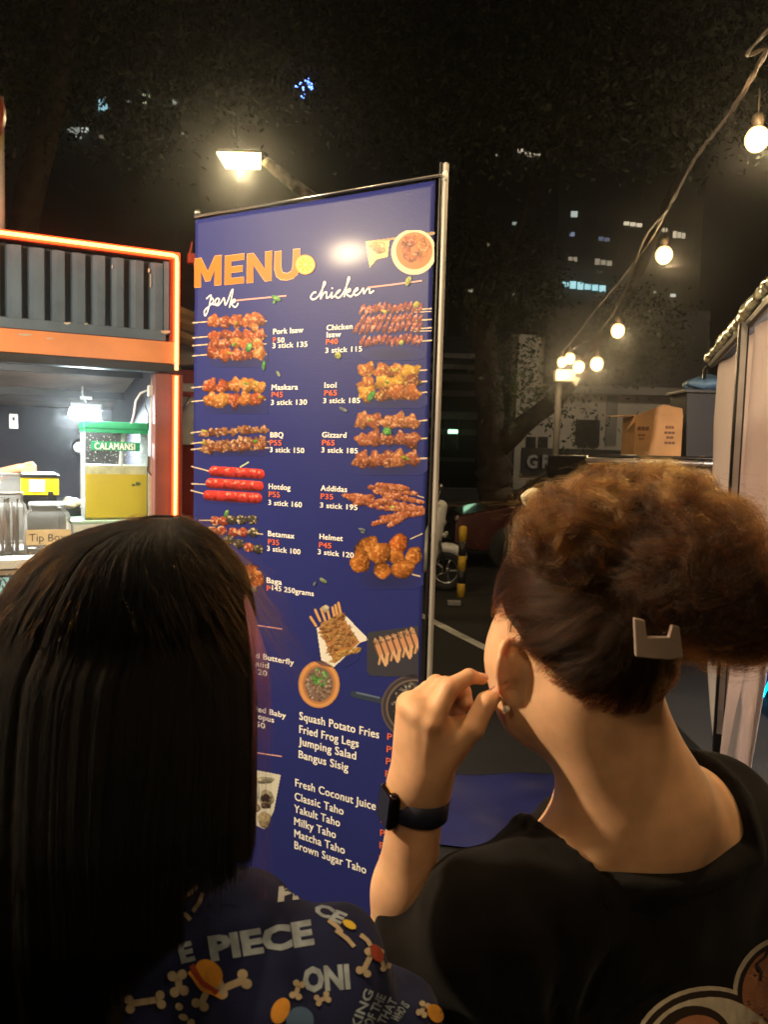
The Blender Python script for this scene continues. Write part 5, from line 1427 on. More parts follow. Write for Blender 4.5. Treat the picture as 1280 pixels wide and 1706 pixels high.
# ------------------------------------------------------------------ street lamp
Ys = 7.4
hd = P(404, 269, Ys)
lp = thing('street_lamp', 'street lamp with a glowing warm head and weathered arm above the banner', 'street lamp', (P(590, 380, Ys)[0], Ys, 0))
arm = [P(441, 268, Ys), P(470, 292, Ys), P(512, 325, Ys), P(590, 372, Ys)]
mb = MB(); mb.tube(arm, [.045, .055, .06, .07], 10); obj('lamp_arm', mb, mat('weathered_arm', (.4, .36, .3), .8, 0, .5, 9, .4, 30, col2=(.08, .07, .05)), lp, True)
mb = MB(); mb.tube([np.array([arm[-1][0], Ys, 0]), arm[-1] + [0, 0, .1]], .08, 12); obj('lamp_post', mb, M_['concrete'], lp, True)
mb = MB(); mb.prism([hd + np.array(p) for p in [(-.21, -.1, .02), (.19, -.1, .02), (.22, .12, .06), (-.16, .12, .06)]], (0, 0, .06)); obj('lamp_head', mb, M_['dark_wall'], lp, bevel=.01)
mb = MB(); mb.prism([hd + np.array(p) for p in [(-.21, -.14, .015), (.19, -.14, .015), (.17, -.02, -.075), (-.15, -.02, -.075)]], (0, .012, .02))
obj('lamp_glass', mb, mat('lamp_glass_warm', (1, .9, .6), .3, emit=(1, .74, .30), es=7), lp)
spot('street_lamp_light', hd + np.array([0, -.06, -.10]), (0, -.25, -1), 90, (1, .78, .42), .09, 150)

# ------------------------------------------------------------------ string lights
bulbs = [(1262, 232, 2.55), (1107, 425, 4.2), (1030, 551, 6.0), (995, 606, 7.6), (965, 611, 8.6), (950, 597, 9.4), (937, 603, 10.2)]
mglow = mat('bulb_glow', (1, .8, .45), .3, emit=(1, .64, .24), es=2.6)
msock = mat('bulb_socket', (.05, .035, .02), .5)
cords = [[(1310, 20, 2.0), (1275, 88, 2.3), (1215, 190, 2.75), (1160, 265, 3.2), (1120, 335, 3.7), (1085, 400, 4.2), (1040, 460, 4.9), (990, 520, 6.4), (960, 560, 8), (935, 590, 10.4)],
         [(1310, 40, 2.0), (1272, 100, 2.3), (1225, 180, 2.75), (1160, 262, 3.2), (1118, 342, 3.7), (1080, 388, 4.0), (1062, 430, 4.3), (1046, 475, 4.7), (1020, 525, 5.4), (990, 562, 6.4), (965, 575, 8), (950, 586, 10.2)]]
labs = ['largest glowing string bulb at the top right corner', 'glowing string bulb hanging below the crossing of the two cords', 'glowing string bulb third along the cord above the far cluster',
        'rightmost small bulb of the far cluster', 'lowest small bulb of the far cluster', 'uppermost small bulb of the far cluster', 'leftmost small bulb of the far cluster']
sl = thing('string_lights', 'pair of twisted light cords running from the top right to the far post', 'cord', P(1120, 340, 3.7))
for k, c in enumerate(cords):
    pts = [P(x, y, Y) for x, y, Y in c]; S = []
    if k == 0: pts = [np.array([1.35, .4, 3.0]), np.array([1.1, -1.6, 3.05])][::-1] + pts
    for i in range(len(pts) - 1):
        a, b, cc, d = pts[max(i - 1, 0)], pts[i], pts[i + 1], pts[min(i + 2, len(pts) - 1)]
        for t in np.linspace(0, 1, 10, endpoint=False):
            S.append(.5 * (2 * b + (cc - a) * t + (2 * a - 5 * b + 4 * cc - d) * t * t + (3 * b - a - 3 * cc + d) * t ** 3))
    S.append(pts[-1])
    for w in range(2):
        mb = MB(); mb.tube([q + np.array([math.cos(i * .9 + w * 3.14), 0, math.sin(i * .9 + w * 3.14)]) * .003 for i, q in enumerate(S)], .0031, 5); obj('cord', mb, M_['cable'], sl, True)
def bulb(q, label, r, w, hang=.1, group='bulbs on the string lights'):
    t = thing('light_bulb', label, 'light bulb', q, group)
    mb = MB(); mb.ball(q, r, 16, 12, (1, 1, 1.1)); obj('glass_globe', mb, mglow, t, True)
    mb = MB(); mb.lathe(q + [0, 0, r * .95], [(r * .5, 0), (r * .5, r * .9), (r * .35, r * 1.2)], 12); mb.tube([q + [0, 0, r * 1.9], q + [0, 0, r * 1.9 + hang]], .003, 5); obj('socket', mb, msock, t, True)
    point_light('bulb_light', q + np.array([0, -r * 1.6, -r * 1.2]), w, (1, .70, .36), r)
for (x, y, Y), lb in zip(bulbs, labs):
    bulb(P(x, y, Y), lb, {2.55: .036, 4.2: .043, 6.0: .050}.get(Y, .062), 9 if Y < 5 else 11, .08)
# string continuing over the aisle behind the camera, with unseen fill bulbs added
bulb(np.array([1.12, .5, 2.92]), 'string bulb hanging over the aisle just beyond the top right corner', .034, 22)
bulb(np.array([1.05, -.9, 2.95]), 'string bulb hanging behind the viewer on the same cord', .034, 14)
bulb(np.array([.98, 1.5, 2.80]), 'added unseen fill bulb just outside the right edge near the tent', .034, 40)  # added out of view to brighten the curtain side
bulb(np.array([-1.0, -.8, 2.9]), 'added unseen fill bulb behind the viewer on the stall side', .034, 26)  # added fill, out of view, softens shade on neck and ear
bulb(np.array([-.2, -1.6, 2.9]), 'added unseen fill bulb farthest behind the viewer', .034, 20)  # second added fill bulb behind the viewer
mb = MB(); mb.tube([(1.35, .4, 3.0), (-.35, .9, 3.12), (-1.6, .2, 3.1), (-1.0, -.8, 3.02), (-.2, -1.6, 3.02), (1.1, -1.6, 3.05)], .004, 6); obj('cord', mb, M_['cable'], sl, True)  # unseen cord loop added to carry the fill bulbs
bulb(np.array([-.35, .9, 3.0]), 'added unseen fill bulb above and just in front of the viewer over the left woman', .034, 48)  # added out of view to light hair tops and shoulders
tl = thing('street_lamp', 'added unseen street lamp outside the right edge lighting the shop building', 'street lamp', (8.6, 13, 0))  # unseen lamp added to brighten the shop building and tree
mb = MB(); mb.tube([(8.6, 13, 0), (8.6, 13, 6.4), (8.2, 13.1, 6.6), (7.6, 13.3, 6.6)], [.09, .07, .05, .04], 10); obj('lamp_post', mb, M_['concrete'], tl, True)
mb = MB(); mb.box((7.4, 13.4, 6.58), (.5, .25, .09)); obj('lamp_head', mb, mat('head_grey', (.3, .3, .3), .4), tl, bevel=.02)
spot('street_lamp_light', (7.4, 13.4, 6.5), (-.35, .75, -.6), 650, (1, .82, .58), .12, 120)
# post carrying the strings
pq = P(930, 640, 10.5)
ps = thing('string_light_post', 'slim grey post with a white box carrying the far string bulbs', 'post', (pq[0], 10.5, 0))
mb = MB(); mb.tube([(pq[0], 10.5, 0), (pq[0] + .02, 10.5, P(932, 590, 10.5)[2])], .045, 8); obj('pole', mb, mat('post_grey', (.14, .13, .12), .7), ps, True)
q = P(941, 626, 10.4); mb = MB(); mb.box(q, (.26, .12, .15)); obj('white_box', mb, mat('box_white', (.8, .72, .6), .5), ps, bevel=.01)
q = P(952, 636, 10.35); mb = MB(); mb.prism([q + [-.05, 0, .1], q + [.12, 0, .05], q + [.07, 0, -.06]], (0, .08, 0)); obj('bracket', mb, mat('bracket_white', (.7, .66, .55), .5), ps)

# warm flood lamp fixed to the front corner of the stall, the one the banner mirrors
_q = ban(575, 408); _h = bw(_q[0], _q[1], 0); _d = (_h - CAM) / np.linalg.norm(_h - CAM)
fl = _h + (_d - 2 * np.dot(_d, b_n) * b_n) * 2.2
t = thing('flood_lamp', 'warm flood lamp on a post arm left of the view lighting the banner', 'lamp', (fl[0] - .5, fl[1] + 1.4, 0))
mb = MB(); dv = np.array([.75, .35, -.55]); dv /= np.linalg.norm(dv)
mb.ball(fl, .06, 16, 12); obj('lamp_glass', mb, mat('flood_glass', (1, .85, .5), .3, emit=(1, .70, .32), es=6), t, True)
mb = MB(); mb.tube([fl - dv * .07, fl - dv * .16], [.07, .03], 12); mb.tube([fl - dv * .14, fl - dv * .3 + [0, 0, .05], np.array([-2.5, 2.32, 2.8]), np.array([-2.5, 2.32, 0])], .02, 8); obj('lamp_arm', mb, M_['black_metal'], t, True)
spot('flood_lamp_light', fl + np.array([.05, .0, -.08]), (.35, .3, -1), 330, (1, .77, .48), .045, 168, .25)

# blue sheet on the asphalt beyond the people
mb = MB()
ca, cb2 = PZ(700, 1432, .012), PZ(1110, 1280, .012)
def tarp(u, v):
    x = -.05 + 1.25 * u; y = 3.05 + .72 * v
    return (x + .02 * math.sin(v * 9), y + .02 * math.sin(u * 11), .014 + .007 * (1 + math.sin(u * 17 + v * 5)) * (1 + math.sin(v * 13 - u * 7)) / 2)
mb.grid(tarp, 60, 40)
o = obj('blue_ground_sheet', mb, mat('blue_tarp', (.022, .026, .13), .4, 0, .15, 2, .2, 60), None, True, solid=.002)
tag(o, 'dark blue plastic sheet spread on the asphalt between hand and neck', 'sheet')
# ------------------------------------------------------------------ woman on the right
msk = mat('skin_tan', (.60, .345, .205), .50, 0, .13, 26, .07, 900, sss=.45, spec=.4)
A = yaw_axes(26).astype(np.float32); AT = yaw_axes(36).astype(np.float32)
HC = P(957, 1068, .80)                                  # head centre
def hl(x, y, z): return HC + A @ np.array([x, y, z])
NB = np.array([.262, .79, 1.235])                       # base of the neck
LS, RSH = np.array([.118, .715, 1.152]), np.array([.40, .895, 1.178])
EL = P(650, 1672, .80); WR = P(699, 1318, .775)
def f_head(p):
    q = (p - HC.astype(np.float32)) @ A
    d = sd_ell(q, (0, -.005, .015), (.072, .094, .10))
    d = smin(d, sd_ell(q, (0, .035, -.035), (.062, .058, .078)), .03)     # face
    for s in (-1, 1): d = smin(d, sd_ell(q, (s * .041, .044, -.030), (.024, .034, .040)), .03)
    d = smin(d, sd_cone(q, (-.042, .015, -.070), (0, .072, -.096), .024, .017), .025)   # jaw
    d = smin(d, sd_cone(q, (.042, .015, -.070), (0, .072, -.096), .024, .017), .025)
    for s in (-1, 1): d = smin(d, sd_ell(q, (s * .040, .004, -.062), (.028, .034, .040)), .035)
    d = smin(d, sd_cone(q, (0, .092, .0), (0, .112, -.035), .007, .012), .012)         # nose
    d = smin(d, sd_cone(q, (-.018, .088, -.066), (.018, .088, -.066), .008, .008), .012)
    d = smax(d, -sd_ell(q, (-.031, .098, .008), (.016, .012, .010)), .012)
    d = smax(d, -sd_ell(q, (.031, .098, .008), (.016, .012, .010)), .012)
    # neck
    w = p
    nk = sd_cone(w, hl(.0, -.025, -.06), NB + np.array([-.004, .0, .035]), .058, .060)
    d = smin(d, nk, .03)
    d = smin(d, sd_cone(w, hl(-.03, -.045, -.05), NB + np.array([-.03, -.03, .02]), .025, .035), .03)
    d = smin(d, sd_cone(w, hl(.03, -.055, -.05), NB + np.array([.035, -.02, .02]), .025, .035), .03)
    return d
def f_ear(q, s):
    fx = .90 if s < 0 else .30; fy = math.sqrt(1 - fx * fx); e1 = np.array([s * fx, -fy, 0]); nn_ = np.array([s * -fy, -fx, 0]); ez = np.array([0, 0, 1.0])
    c = np.array([s * (.083 if s < 0 else .074), -.003, -.021]); E = np.stack([e1, nn_, ez], 1).astype(np.float32)
    d = sd_ell(q, c, (.0118, .0036, .0240), E)
    pts = []
    for k in range(12):
        w = math.radians(-62 + k * 17); rr_ = (.0150 - .0035 * max(0, -math.sin(w)))
        pts.append(c + e1 * rr_ * math.cos(w) + ez * .0285 * math.sin(w) + nn_ * (-.0035))
    for k in range(11): d = smin(d, sd_cone(q, pts[k], pts[k + 1], .0034, .0034), .003)
    d = smin(d, sd_ell(q, c - e1 * .006 + nn_ * .003 + ez * .002, (.011, .008, .017), E), .006)    # back of the bowl
    return smin(d, sd_ell(q, c - e1 * .003 - ez * .030 - nn_ * .001, (.0080, .0046, .0092), E), .005)
def f_torso(p, t=0.0):
    d = sd_cone(p, LS, NB + np.array([-.035, -.01, -.052]), .050 + t, .050 + t)
    d = smin(d, sd_cone(p, RSH, NB + np.array([.02, 0, -.018]), .055 + t, .058 + t), .03)
    ch = NB + np.array([.03, .05, -.19])
    d = smin(d, sd_ell(p, ch, (.165 + t, .10 + t, .19 + t), AT), .09)
    return d
def f_body(p):
    d = smin(f_head(p), f_torso(p, -.004), .055)
    q = (p - HC.astype(np.float32)) @ A
    d = smin(d, f_ear(q, -1), .009); d = smin(d, f_ear(q, 1), .006)
    return d
V1, F1 = surface_nets(f_body, (.02, .62, 1.10), (.50, 1.05, 1.56), .0036)
V1 = relax(V1, F1, 2, .5)
# hand: joints given where the photograph shows them
H_ = {'pk': [P(681, 1173, .778), P(714, 1147, .808), P(742, 1170, .820), P(757, 1196, .805)],
      'rg': [P(686, 1178, .766), P(727, 1139, .797), P(760, 1166, .817), P(765, 1194, .797)],
      'md': [P(699, 1190, .757), P(741, 1143, .782), P(771, 1152, .806), P(778, 1173, .796)],
      'ix': [P(719, 1204, .750), P(749, 1146, .763), P(782, 1127, .775), P(804, 1132, .785)]}
RAD = {'pk': (.0098, .0082, .0074, .0064), 'rg': (.0108, .0092, .0084, .0072), 'md': (.0114, .0098, .0088, .0076), 'ix': (.0112, .0100, .0078, .0056)}
TH = [P(735, 1262, .762), P(788, 1212, .757), P(811, 1170, .762), P(828, 1156, .770)]
def f_hand(p):
    d = None
    w0 = WR + np.array([.0, .0, .008])
    for k, (n, js) in enumerate(H_.items()):
        off = (WR - np.array([.016, 0, 0]) + np.array([.0095 * k, 0, 0]))
        m = sd_cone(p, off, js[0], .0150, .0120)
        d = m if d is None else smin(d, m, .012)
    d = smin(d, sd_cone(p, w0, (H_['md'][0] + H_['ix'][0]) / 2 + np.array([.004, .008, -.02]), .024, .019), .012)
    d = smin(d, sd_cone(p, TH[0] + np.array([-.008, .006, -.012]), (TH[0] + TH[1]) / 2 + np.array([-.014, .006, .0]), .022, .014), .02)
    # web of the thumb
    d = smin(d, sd_cone(p, P(772, 1226, .772), H_['ix'][0] + np.array([.006, .012, -.010]), .013, .012), .015)
    d = smin(d, sd_cone(p, P(752, 1240, .775), P(772, 1212, .778), .018, .012), .012)
    for n, js in H_.items():
        R = RAD[n]
        f = sd_cone(p, js[0], js[1], R[0], R[1])
        f = smin(f, sd_cone(p, js[1], js[2], R[1], R[2]), .003)
        f = smin(f, sd_cone(p, js[2], js[3], R[2], R[3]), .003)
        f = smin(f, np.linalg.norm(p - (js[0] + np.array([-.001, -.005, .001])).astype(np.float32), axis=1) - R[0] * .90, .004)
        d = smin(d, f, .0055)
        # tendon ridge
        d = smin(d, sd_cone(p, js[0] + np.array([0, -.0095, 0]), js[0] * .45 + WR * .55 + np.array([0, -.014, 0]), .0056, .004), .005)
    t = smin(sd_cone(p, TH[0], TH[1], .0165, .0118), sd_cone(p, TH[1], TH[2], .0118, .0104), .004)
    t = smin(t, sd_cone(p, TH[2], TH[3], .0104, .0072), .003)
    d = smin(d, t, .008)
    # forearm
    mid = WR * .55 + EL * .45
    fa = smin(sd_cone(p, WR + np.array([-.008, 0, .0]), mid, .0205, .0300), sd_cone(p, WR + np.array([.006, .002, .0]), mid, .0205, .0300), .012)
    fa = smin(fa, sd_cone(p, mid, EL, .0315, .037), .02)
    d = smin(d, fa, .02)
    d = smin(d, sd_cone(p, EL, EL * .6 + LS * .4, .040, .042), .03)
    return d
lo = np.array([-.03, .69, .99]); hi = np.array([.145, .88, 1.395])
V2, F2 = surface_nets(f_hand, lo, hi, .0017)
V2 = relax(V2, F2, 2, .5)
VB, FB = join_meshes([(V1, F1), (V2, F2)])
wr = thing('person', 'woman in a black t-shirt with curly brown hair clipped up raising her hand', 'person', (NB[0], NB[1], 0))
body = obj_np('body', VB, FB, msk, wr)

# finger nails
mn = mat('nail', (.62, .36, .28), .25, 0, .05, coat=.3)
for a, b, r in ((H_['ix'][2], H_['ix'][3], .0056), (TH[2], TH[3], .0074)):
    d_ = (b - a) / np.linalg.norm(b - a); up_ = np.array([0, -.35, .93]); sd = np.cross(d_, up_); sd /= np.linalg.norm(sd); up_ = np.cross(sd, d_)
    mb = MB(); mb.grid(lambda u, v: b + d_ * (.010 * v - .007) + sd * math.sin((u - .5) * 2.0) * r * .95 + up_ * (math.cos((u - .5) * 2.0) * r * 1.08 + .0003), 8, 6); obj('finger_nail', mb, mn, wr, True, solid=.0006)
# earring and eyes
er = hl(-.083, -.006, -.060)
mb = MB(); mb.ball(er + A @ np.array([-.003, 0, .0]), .0036, 12, 8); obj('pearl_earring', mb, mat('pearl', (.8, .78, .74), .15, .2, .02), wr, True)
for s in (-1, 1):
    mb = MB(); mb.ball(hl(s * .031, .074, .008), .0115, 14, 10); obj('eye', mb, mat('eye_white', (.7, .66, .62), .2), wr, True)

# watch
ax_ = (EL - WR); ax_ /= np.linalg.norm(ax_)
wc = WR + ax_ * .014 + np.array([.0005, .001, 0])
sA = np.array([1.0, 0, 0]) - ax_ * ax_[0]; sA /= np.linalg.norm(sA); sB = np.cross(ax_, sA)
mstrap = mat('watch_strap_navy', (.018, .022, .05), .6, 0, .15, 30)
mb = MB(); n = 40
outer, inner = [], []
def ov(w, g): return wc + sA * (.0288 + g) * math.cos(w) + sB * (.0262 + g) * math.sin(w)
vs, fs = [], []
for k in range(n):
    w = 2 * math.pi * k / n
    for g, h in ((.0, -.0125), (.0035, -.011), (.0035, .011), (.0, .0125)):
        vs.append(ov(w, g) + ax_ * h)
for k in range(n):
    for j in range(4):
        fs.append((k * 4 + j, k * 4 + (j + 1) % 4, ((k + 1) % n) * 4 + (j + 1) % 4, ((k + 1) % n) * 4 + j))
mb.add(vs, fs); strap = obj('watch_strap', mb, mstrap, wr, True)
# case sits on the back of the wrist's outer side
wdir = -sA * .93 + sB * (.36 if sB[1] < 0 else -.36); wdir /= np.linalg.norm(wdir)
tan = np.cross(ax_, wdir)
cc = wc + wdir * .0335
Rw = np.stack([tan, ax_, wdir], 1)
mcase = mat('watch_case', (.03, .02, .02), .18, .9, .1)
mb = MB(); R3 = []
for z, s in ((-.006, .92), (-.004, 1), (.002, 1), (.0045, .93)):
    ring_ = []
    for qx, qy, a0 in ((1, 1, 0), (-1, 1, 90), (-1, -1, 180), (1, -1, 270)):
        for k in range(5):
            w = math.radians(a0 + 22.5 * k); ring_.append(cc + Rw @ np.array([(qx * .0095 + .0075 * math.cos(w)) * s, (qy * .0125 + .0075 * math.sin(w)) * s, z]))
    R3.append(ring_)
loft(mb, R3); wcase = obj('watch_case', mb, mcase, wr, True, bevel=0)
mb = MB(); mb.box(cc + wdir * .005, (.027, .033, .0012), Rw); obj('watch_glass', mb, mat('watch_glass', (.012, .012, .03), .08), wcase, bevel=.0005)
mb = MB(); mb.box(cc - ax_ * .0195 + wdir * .0005, (.018, .0012, .0045), Rw); obj('watch_trim', mb, mat('gold_trim', (.9, .62, .25), .2, 1), wr, bevel=.0004)
mb = MB(); mb.box(cc - ax_ * .0195 - wdir * .0045, (.024, .001, .0016), Rw); obj('watch_trim', mb, mat('rose_trim', (.8, .25, .12), .25, .9), wr)

# black t-shirt
nL, nB, nR = P(936, 1384, .765), P(1062, 1452, .70), P(1224, 1336, .86)
nn = np.cross(nB - nL, nR - nL); nn /= np.linalg.norm(nn)
if nn[2] < 0: nn = -nn
# the front of the collar lies lower than the plane suggests: bend it
def f_neck(p): return (p - nL.astype(np.float32)) @ nn.astype(np.float32)
hem = LS + (EL - LS) * .80; hdir = (EL - LS) / np.linalg.norm(EL - LS)
def f_shirt(p):
    t = .010
    d = f_torso(p, t)
    d = smin(d, sd_ell(p, NB + np.array([.04, .06, -.42]), (.175, .12, .30), AT), .08)
    sl_ = smin(sd_cone(p, LS + np.array([0, 0, -.005]), LS * .45 + EL * .55, .066, .068), sd_cone(p, LS * .45 + EL * .55, hem, .068, .066), .03)
    d = smin(d, sl_, .05)
    rs = sd_cone(p, RSH + np.array([0, 0, -.005]), RSH + np.array([.055, .03, -.19]), .068, .062)
    d = smin(d, rs, .04)
    # creases fan out from the armpit and along the shoulder seam
    ap = LS + np.array([.07, .02, -.12])
    v = p - ap.astype(np.float32); r = np.linalg.norm(v, axis=1) + 1e-4
    ang = np.arctan2(v[:, 2], v[:, 0])
    fold = np.sin(ang * 11 + 2.2 * vnoise(p, 14, 4)) * np.clip(r * 9, 0, 1) * np.exp(-(r / .17) ** 2)
    s = ((p - LS.astype(np.float32)) @ hdir.astype(np.float32))
    sle = np.sin(s * 95 + 2.0 * vnoise(p, 18, 8)) * np.clip(s * 12, 0, 1) * np.clip((.24 - s) * 12, 0, 1)
    for (x0, y0, x1, y1, am) in ((965, 1475, 800, 1590, .006), (940, 1462, 760, 1500, .004), (1010, 1540, 900, 1690, .004)):
        a_, b_ = P(x0, y0, .70).astype(np.float32), P(x1, y1, .68).astype(np.float32); d = d - am * np.exp(-(np.maximum(sd_cone(p, a_, b_, 0, 0), 0) / .011) ** 2)
    d = d - .0085 * fold - .0055 * sle - .0055 * vnoise(p, 20, 9) - .0020 * vnoise(p, 60, 10)
    # seam line of the shoulder
    d = smax(d, (p - hem.astype(np.float32)) @ hdir.astype(np.float32), .006)
    inner_ = sd_cone(p, LS * .3 + EL * .7, hem + hdir * .04, .054, .060)
    d = smax(d, -inner_, .004)
    nk = np.minimum(f_neck(p) + .012, .118 - np.linalg.norm((p - np.float32([.277, .80, 0]))[:, :2], axis=1))
    d = np.where(nk > -.017, d - .0034, d)
    d = smax(d, nk, .003)
    return d
V, Fq = surface_nets(f_shirt, (-.12, .55, .72), (.62, 1.15, 1.34), .0055)
V = relax(V, Fq, 1, .5)
shirt = obj_np('t_shirt', V, Fq, mat('black_cotton', (.0058, .0048, .0048), .95, 0, .25, 40, .15, 700, sheen=.03, spec=.1), wr)
shirt_bvh = BVHTree.FromPolygons([tuple(v) for v in V.tolist()], Fq.tolist())
# lower half: trousers and shoes, standing on the asphalt
def legs(root, c, A_, wm_, seed):
    def L(x, y, z): return np.array([c[0], c[1], 0]) + A_ @ np.array([x, y, z])
    f = lambda p: smin(smin(sd_ell(p, L(0, 0, .86), (.165, .12, .14), A_), sd_cone(p, L(-.085, 0, .78), L(-.09, 0, .10), .085, .052), .05), sd_cone(p, L(.085, 0, .78), L(.09, 0, .10), .085, .052), .05) + .004 * vnoise(p, 20, seed)
    V, Fq = surface_nets(f, L(0, 0, 0) - [.34, .34, 0], L(0, 0, 0) + [.34, .34, 1.02], .016)
    V[:, 2] = np.maximum(V[:, 2], .05); obj_np('trousers', V, Fq, wm_, root)
    for s in (-1, 1):
        g = lambda p: np.maximum(smin(sd_ell(p, L(s * .09, .06, .04), (.045, .125, .045), A_), sd_cone(p, L(s * .09, -.01, .05), L(s * .09, -.01, .09), .042, .04), .03), .004 - p[:, 2])
        V, Fq = surface_nets(g, L(s * .09, .04, 0) - [.2, .2, .01], L(s * .09, .04, 0) + [.2, .2, .16], .01); obj_np('shoe', V, Fq, M_['white_plastic'], root)
legs(wr, NB + np.array([.03, .05, 0]), A, mat('denim_dark', (.02, .03, .06), .9), 3)

def decal(name, polys, material, parent, bvh, off=.0008, sub=2):
    """print laid on cloth: outline points (photograph px) are dropped on the cloth's surface"""
    import bmesh
    bm = bmesh.new()
    for pts, fcs in polys:
        vs = [bm.verts.new((x, y, 0)) for x, y in pts]
        for f in fcs:
            try: bm.faces.new([vs[i] for i in f])
            except ValueError: pass
    bmesh.ops.triangulate(bm, faces=bm.faces[:])
    for _ in range(sub):
        es = [e for e in bm.edges if e.calc_length() > 7]
        if es: bmesh.ops.subdivide_edges(bm, edges=es, cuts=1); bmesh.ops.triangulate(bm, faces=[f for f in bm.faces if len(f.verts) > 3])
    kill = []
    for v in bm.verts:
        d = ray(v.co.x, v.co.y); d = d / np.linalg.norm(d)
        h = bvh.ray_cast(Vector(CAM), Vector(d))
        if h[0] is None: kill.append(v); continue
        n_ = h[1] if h[1].dot(Vector(d)) < 0 else -h[1]
        v.co = h[0] + n_ * off
    bmesh.ops.delete(bm, geom=kill, context='VERTS')
    me = bpy.data.meshes.new(name); bm.to_mesh(me); bm.free(); me.materials.append(material)
    o = bpy.data.objects.new(name, me); return link(o, parent)
def disc(cx, cy, rx, ry, n=28, ang=0, a0=0, a1=360):
    out = []
    for k in range(n):
        w = math.radians(a0 + (a1 - a0) * k / n); x, y = rx * math.cos(w), ry * math.sin(w)
        out.append((cx + x * math.cos(ang) - y * math.sin(ang), cy + x * math.sin(ang) + y * math.cos(ang)))
    return ([(cx, cy)] + out, [(0, i + 1, (i + 1) % n + 1) for i in range(n)])
mcream = mat('cream_print', (.48, .42, .34), .8, 0, .15, 60); mbrown = mat('brown_print', (.34, .14, .07), .8, 0, .15, 60); mdarkp = mat('dark_print', (.02, .01, .008), .9)
# plain rounded shapes (the printed figure itself is left out)
for cx, cy, rx, ry in ((1318, 1654, 98, 98), (1180, 1760, 128, 118)):
    decal('print_outline', [disc(cx, cy, rx, ry, 48)], mcream, wr, shirt_bvh, .0012)
    decal('print_border', [disc(cx, cy, rx - 7, ry - 7, 48)], mdarkp, wr, shirt_bvh, .0020)
decal('print_patch', [disc(1318, 1654, 85, 85, 40)], mbrown, wr, shirt_bvh, .0028)
decal('print_patch', [disc(1180, 1764, 113, 104, 40)], mcream, wr, shirt_bvh, .0028)
decal('print_patch', [disc(1150, 1752, 70, 78, 30, .3)], mdarkp, wr, shirt_bvh, .0036)
decal('print_patch', [disc(1154, 1758, 58, 68, 30, .3)], mbrown, wr, shirt_bvh, .0044)
def strokepoly(pts, w):
    vs, fs_ = [], []
    for i, p in enumerate(pts):
        a = np.array(pts[max(i - 1, 0)]); b = np.array(pts[min(i + 1, len(pts) - 1)]); t = (b - a) / np.linalg.norm(b - a); n_ = np.array([-t[1], t[0]]) * w / 2
        vs += [tuple(np.array(p) - n_), tuple(np.array(p) + n_)]
    return (vs, [(2 * i, 2 * i + 2, 2 * i + 3, 2 * i + 1) for i in range(len(pts) - 1)])
decal('print_line', [strokepoly([(1276, 1578), (1270, 1592), (1256, 1604), (1264, 1618), (1262, 1632)], 5)], mdarkp, wr, shirt_bvh, .0036)

# ---- hair of the right woman
mh_R = hair_mat('hair_brown', .72, .8, .30, .35, 1.35)
mh_Rl = hair_mat('hair_light_brown', .42, .85, .32, .4)
mcap = mat('hair_base_brown', (.022, .011, .007), .6, 0, .3, 30, .8, 160)
er_ = np.array([.083, .100, .108])
def hairline(y): return np.where(y < 0, .004 + .64 * y, .004 + .40 * y)
def f_cap(p):
    q = (p - HC.astype(np.float32)) @ A
    d = sd_ell(q, (0, -.008, .015), (.078, .098, .105))
    return smax(d, hairline(q[:, 1]) + .012 - q[:, 2], .01)
G1 = P(1075, 995, .695)                                # where the hair is gathered
Bn1 = [(P(1010, 890, .735), (.078, .062, .050)), (P(1105, 885, .715), (.062, .055, .052)), (P(940, 912, .77), (.042, .05, .028)), (P(1040, 850, .735), (.055, .05, .035))]
Bn2 = [(P(1195, 985, .68), (.056, .055, .056)), (P(1130, 960, .685), (.055, .05, .055)), (P(1225, 1040, .675), (.040, .040, .030)), (P(1150, 900, .70), (.055, .05, .04))]
def f_bun(p):
    d = None
    for c, r in Bn1 + Bn2:
        e = sd_ell(p, c, [x * .84 for x in r]); d = e if d is None else smin(d, e, .03)
    return d + .0035 * vnoise(p, 60, 3) + .002 * vnoise(p, 130, 4)
V, Fq = surface_nets(lambda p: smin(f_cap(p), f_bun(p), .015), (.03, .55, 1.38), (.48, .95, 1.66), .0045)
cap = obj_np('hair', V, Fq, mcap, wr)
def ellip(cen, rad, dirs): return cen + (dirs * rad) @ A.T
def _norm_unused(v): return v / np.linalg.norm(v, axis=-1, keepdims=True)
n, K = 26000, 16
d0 = norm(RNG.normal(size=(n * 3, 3)))
qz = d0 * er_ + np.array([0, -.008, .015])
ok = (qz[:, 2] > hairline(qz[:, 1]) + .004 + .004 * RNG.normal(size=len(qz)))
d0 = d0[ok][:950]
ug, sp_ = clumped(RNG, len(d0), 30, .030)
glift = RNG.uniform(.2, 1.5, (len(d0), 1, 1))[ug]; gdir_j = (RNG.normal(size=(len(d0), 3)) * .16)[ug]
d0 = norm(d0[ug] + sp_); n = len(d0)
gdir = norm(((G1 - HC) @ A - np.array([0, -.008, .015])) / er_)
tgt = norm(gdir + gdir_j + RNG.normal(size=(n, 3)) * .02)
t = np.linspace(0, 1, K)[None, :, None]
te = t ** 1.15
dd = norm(d0[:, None] * (1 - te) + tgt[:, None] * te)
lift = (.0 + .055 * np.sin(np.pi * t) + .03 * t) * glift + .006 + .012 * RNG.random((n, 1, 1))
ph = RNG.uniform(0, 6.28, (n, 1, 1))
clump = np.round(np.arctan2(d0[:, :1], d0[:, 2:]) * 9) / 9
S = (dd * er_ * (1 + lift) * (.955 + .045 * np.minimum(1, t * 8)))
S = S + np.sin(t * 5 + clump[:, None] * 17) * .0016 + .0012 * np.sin(t * 15 + ph)
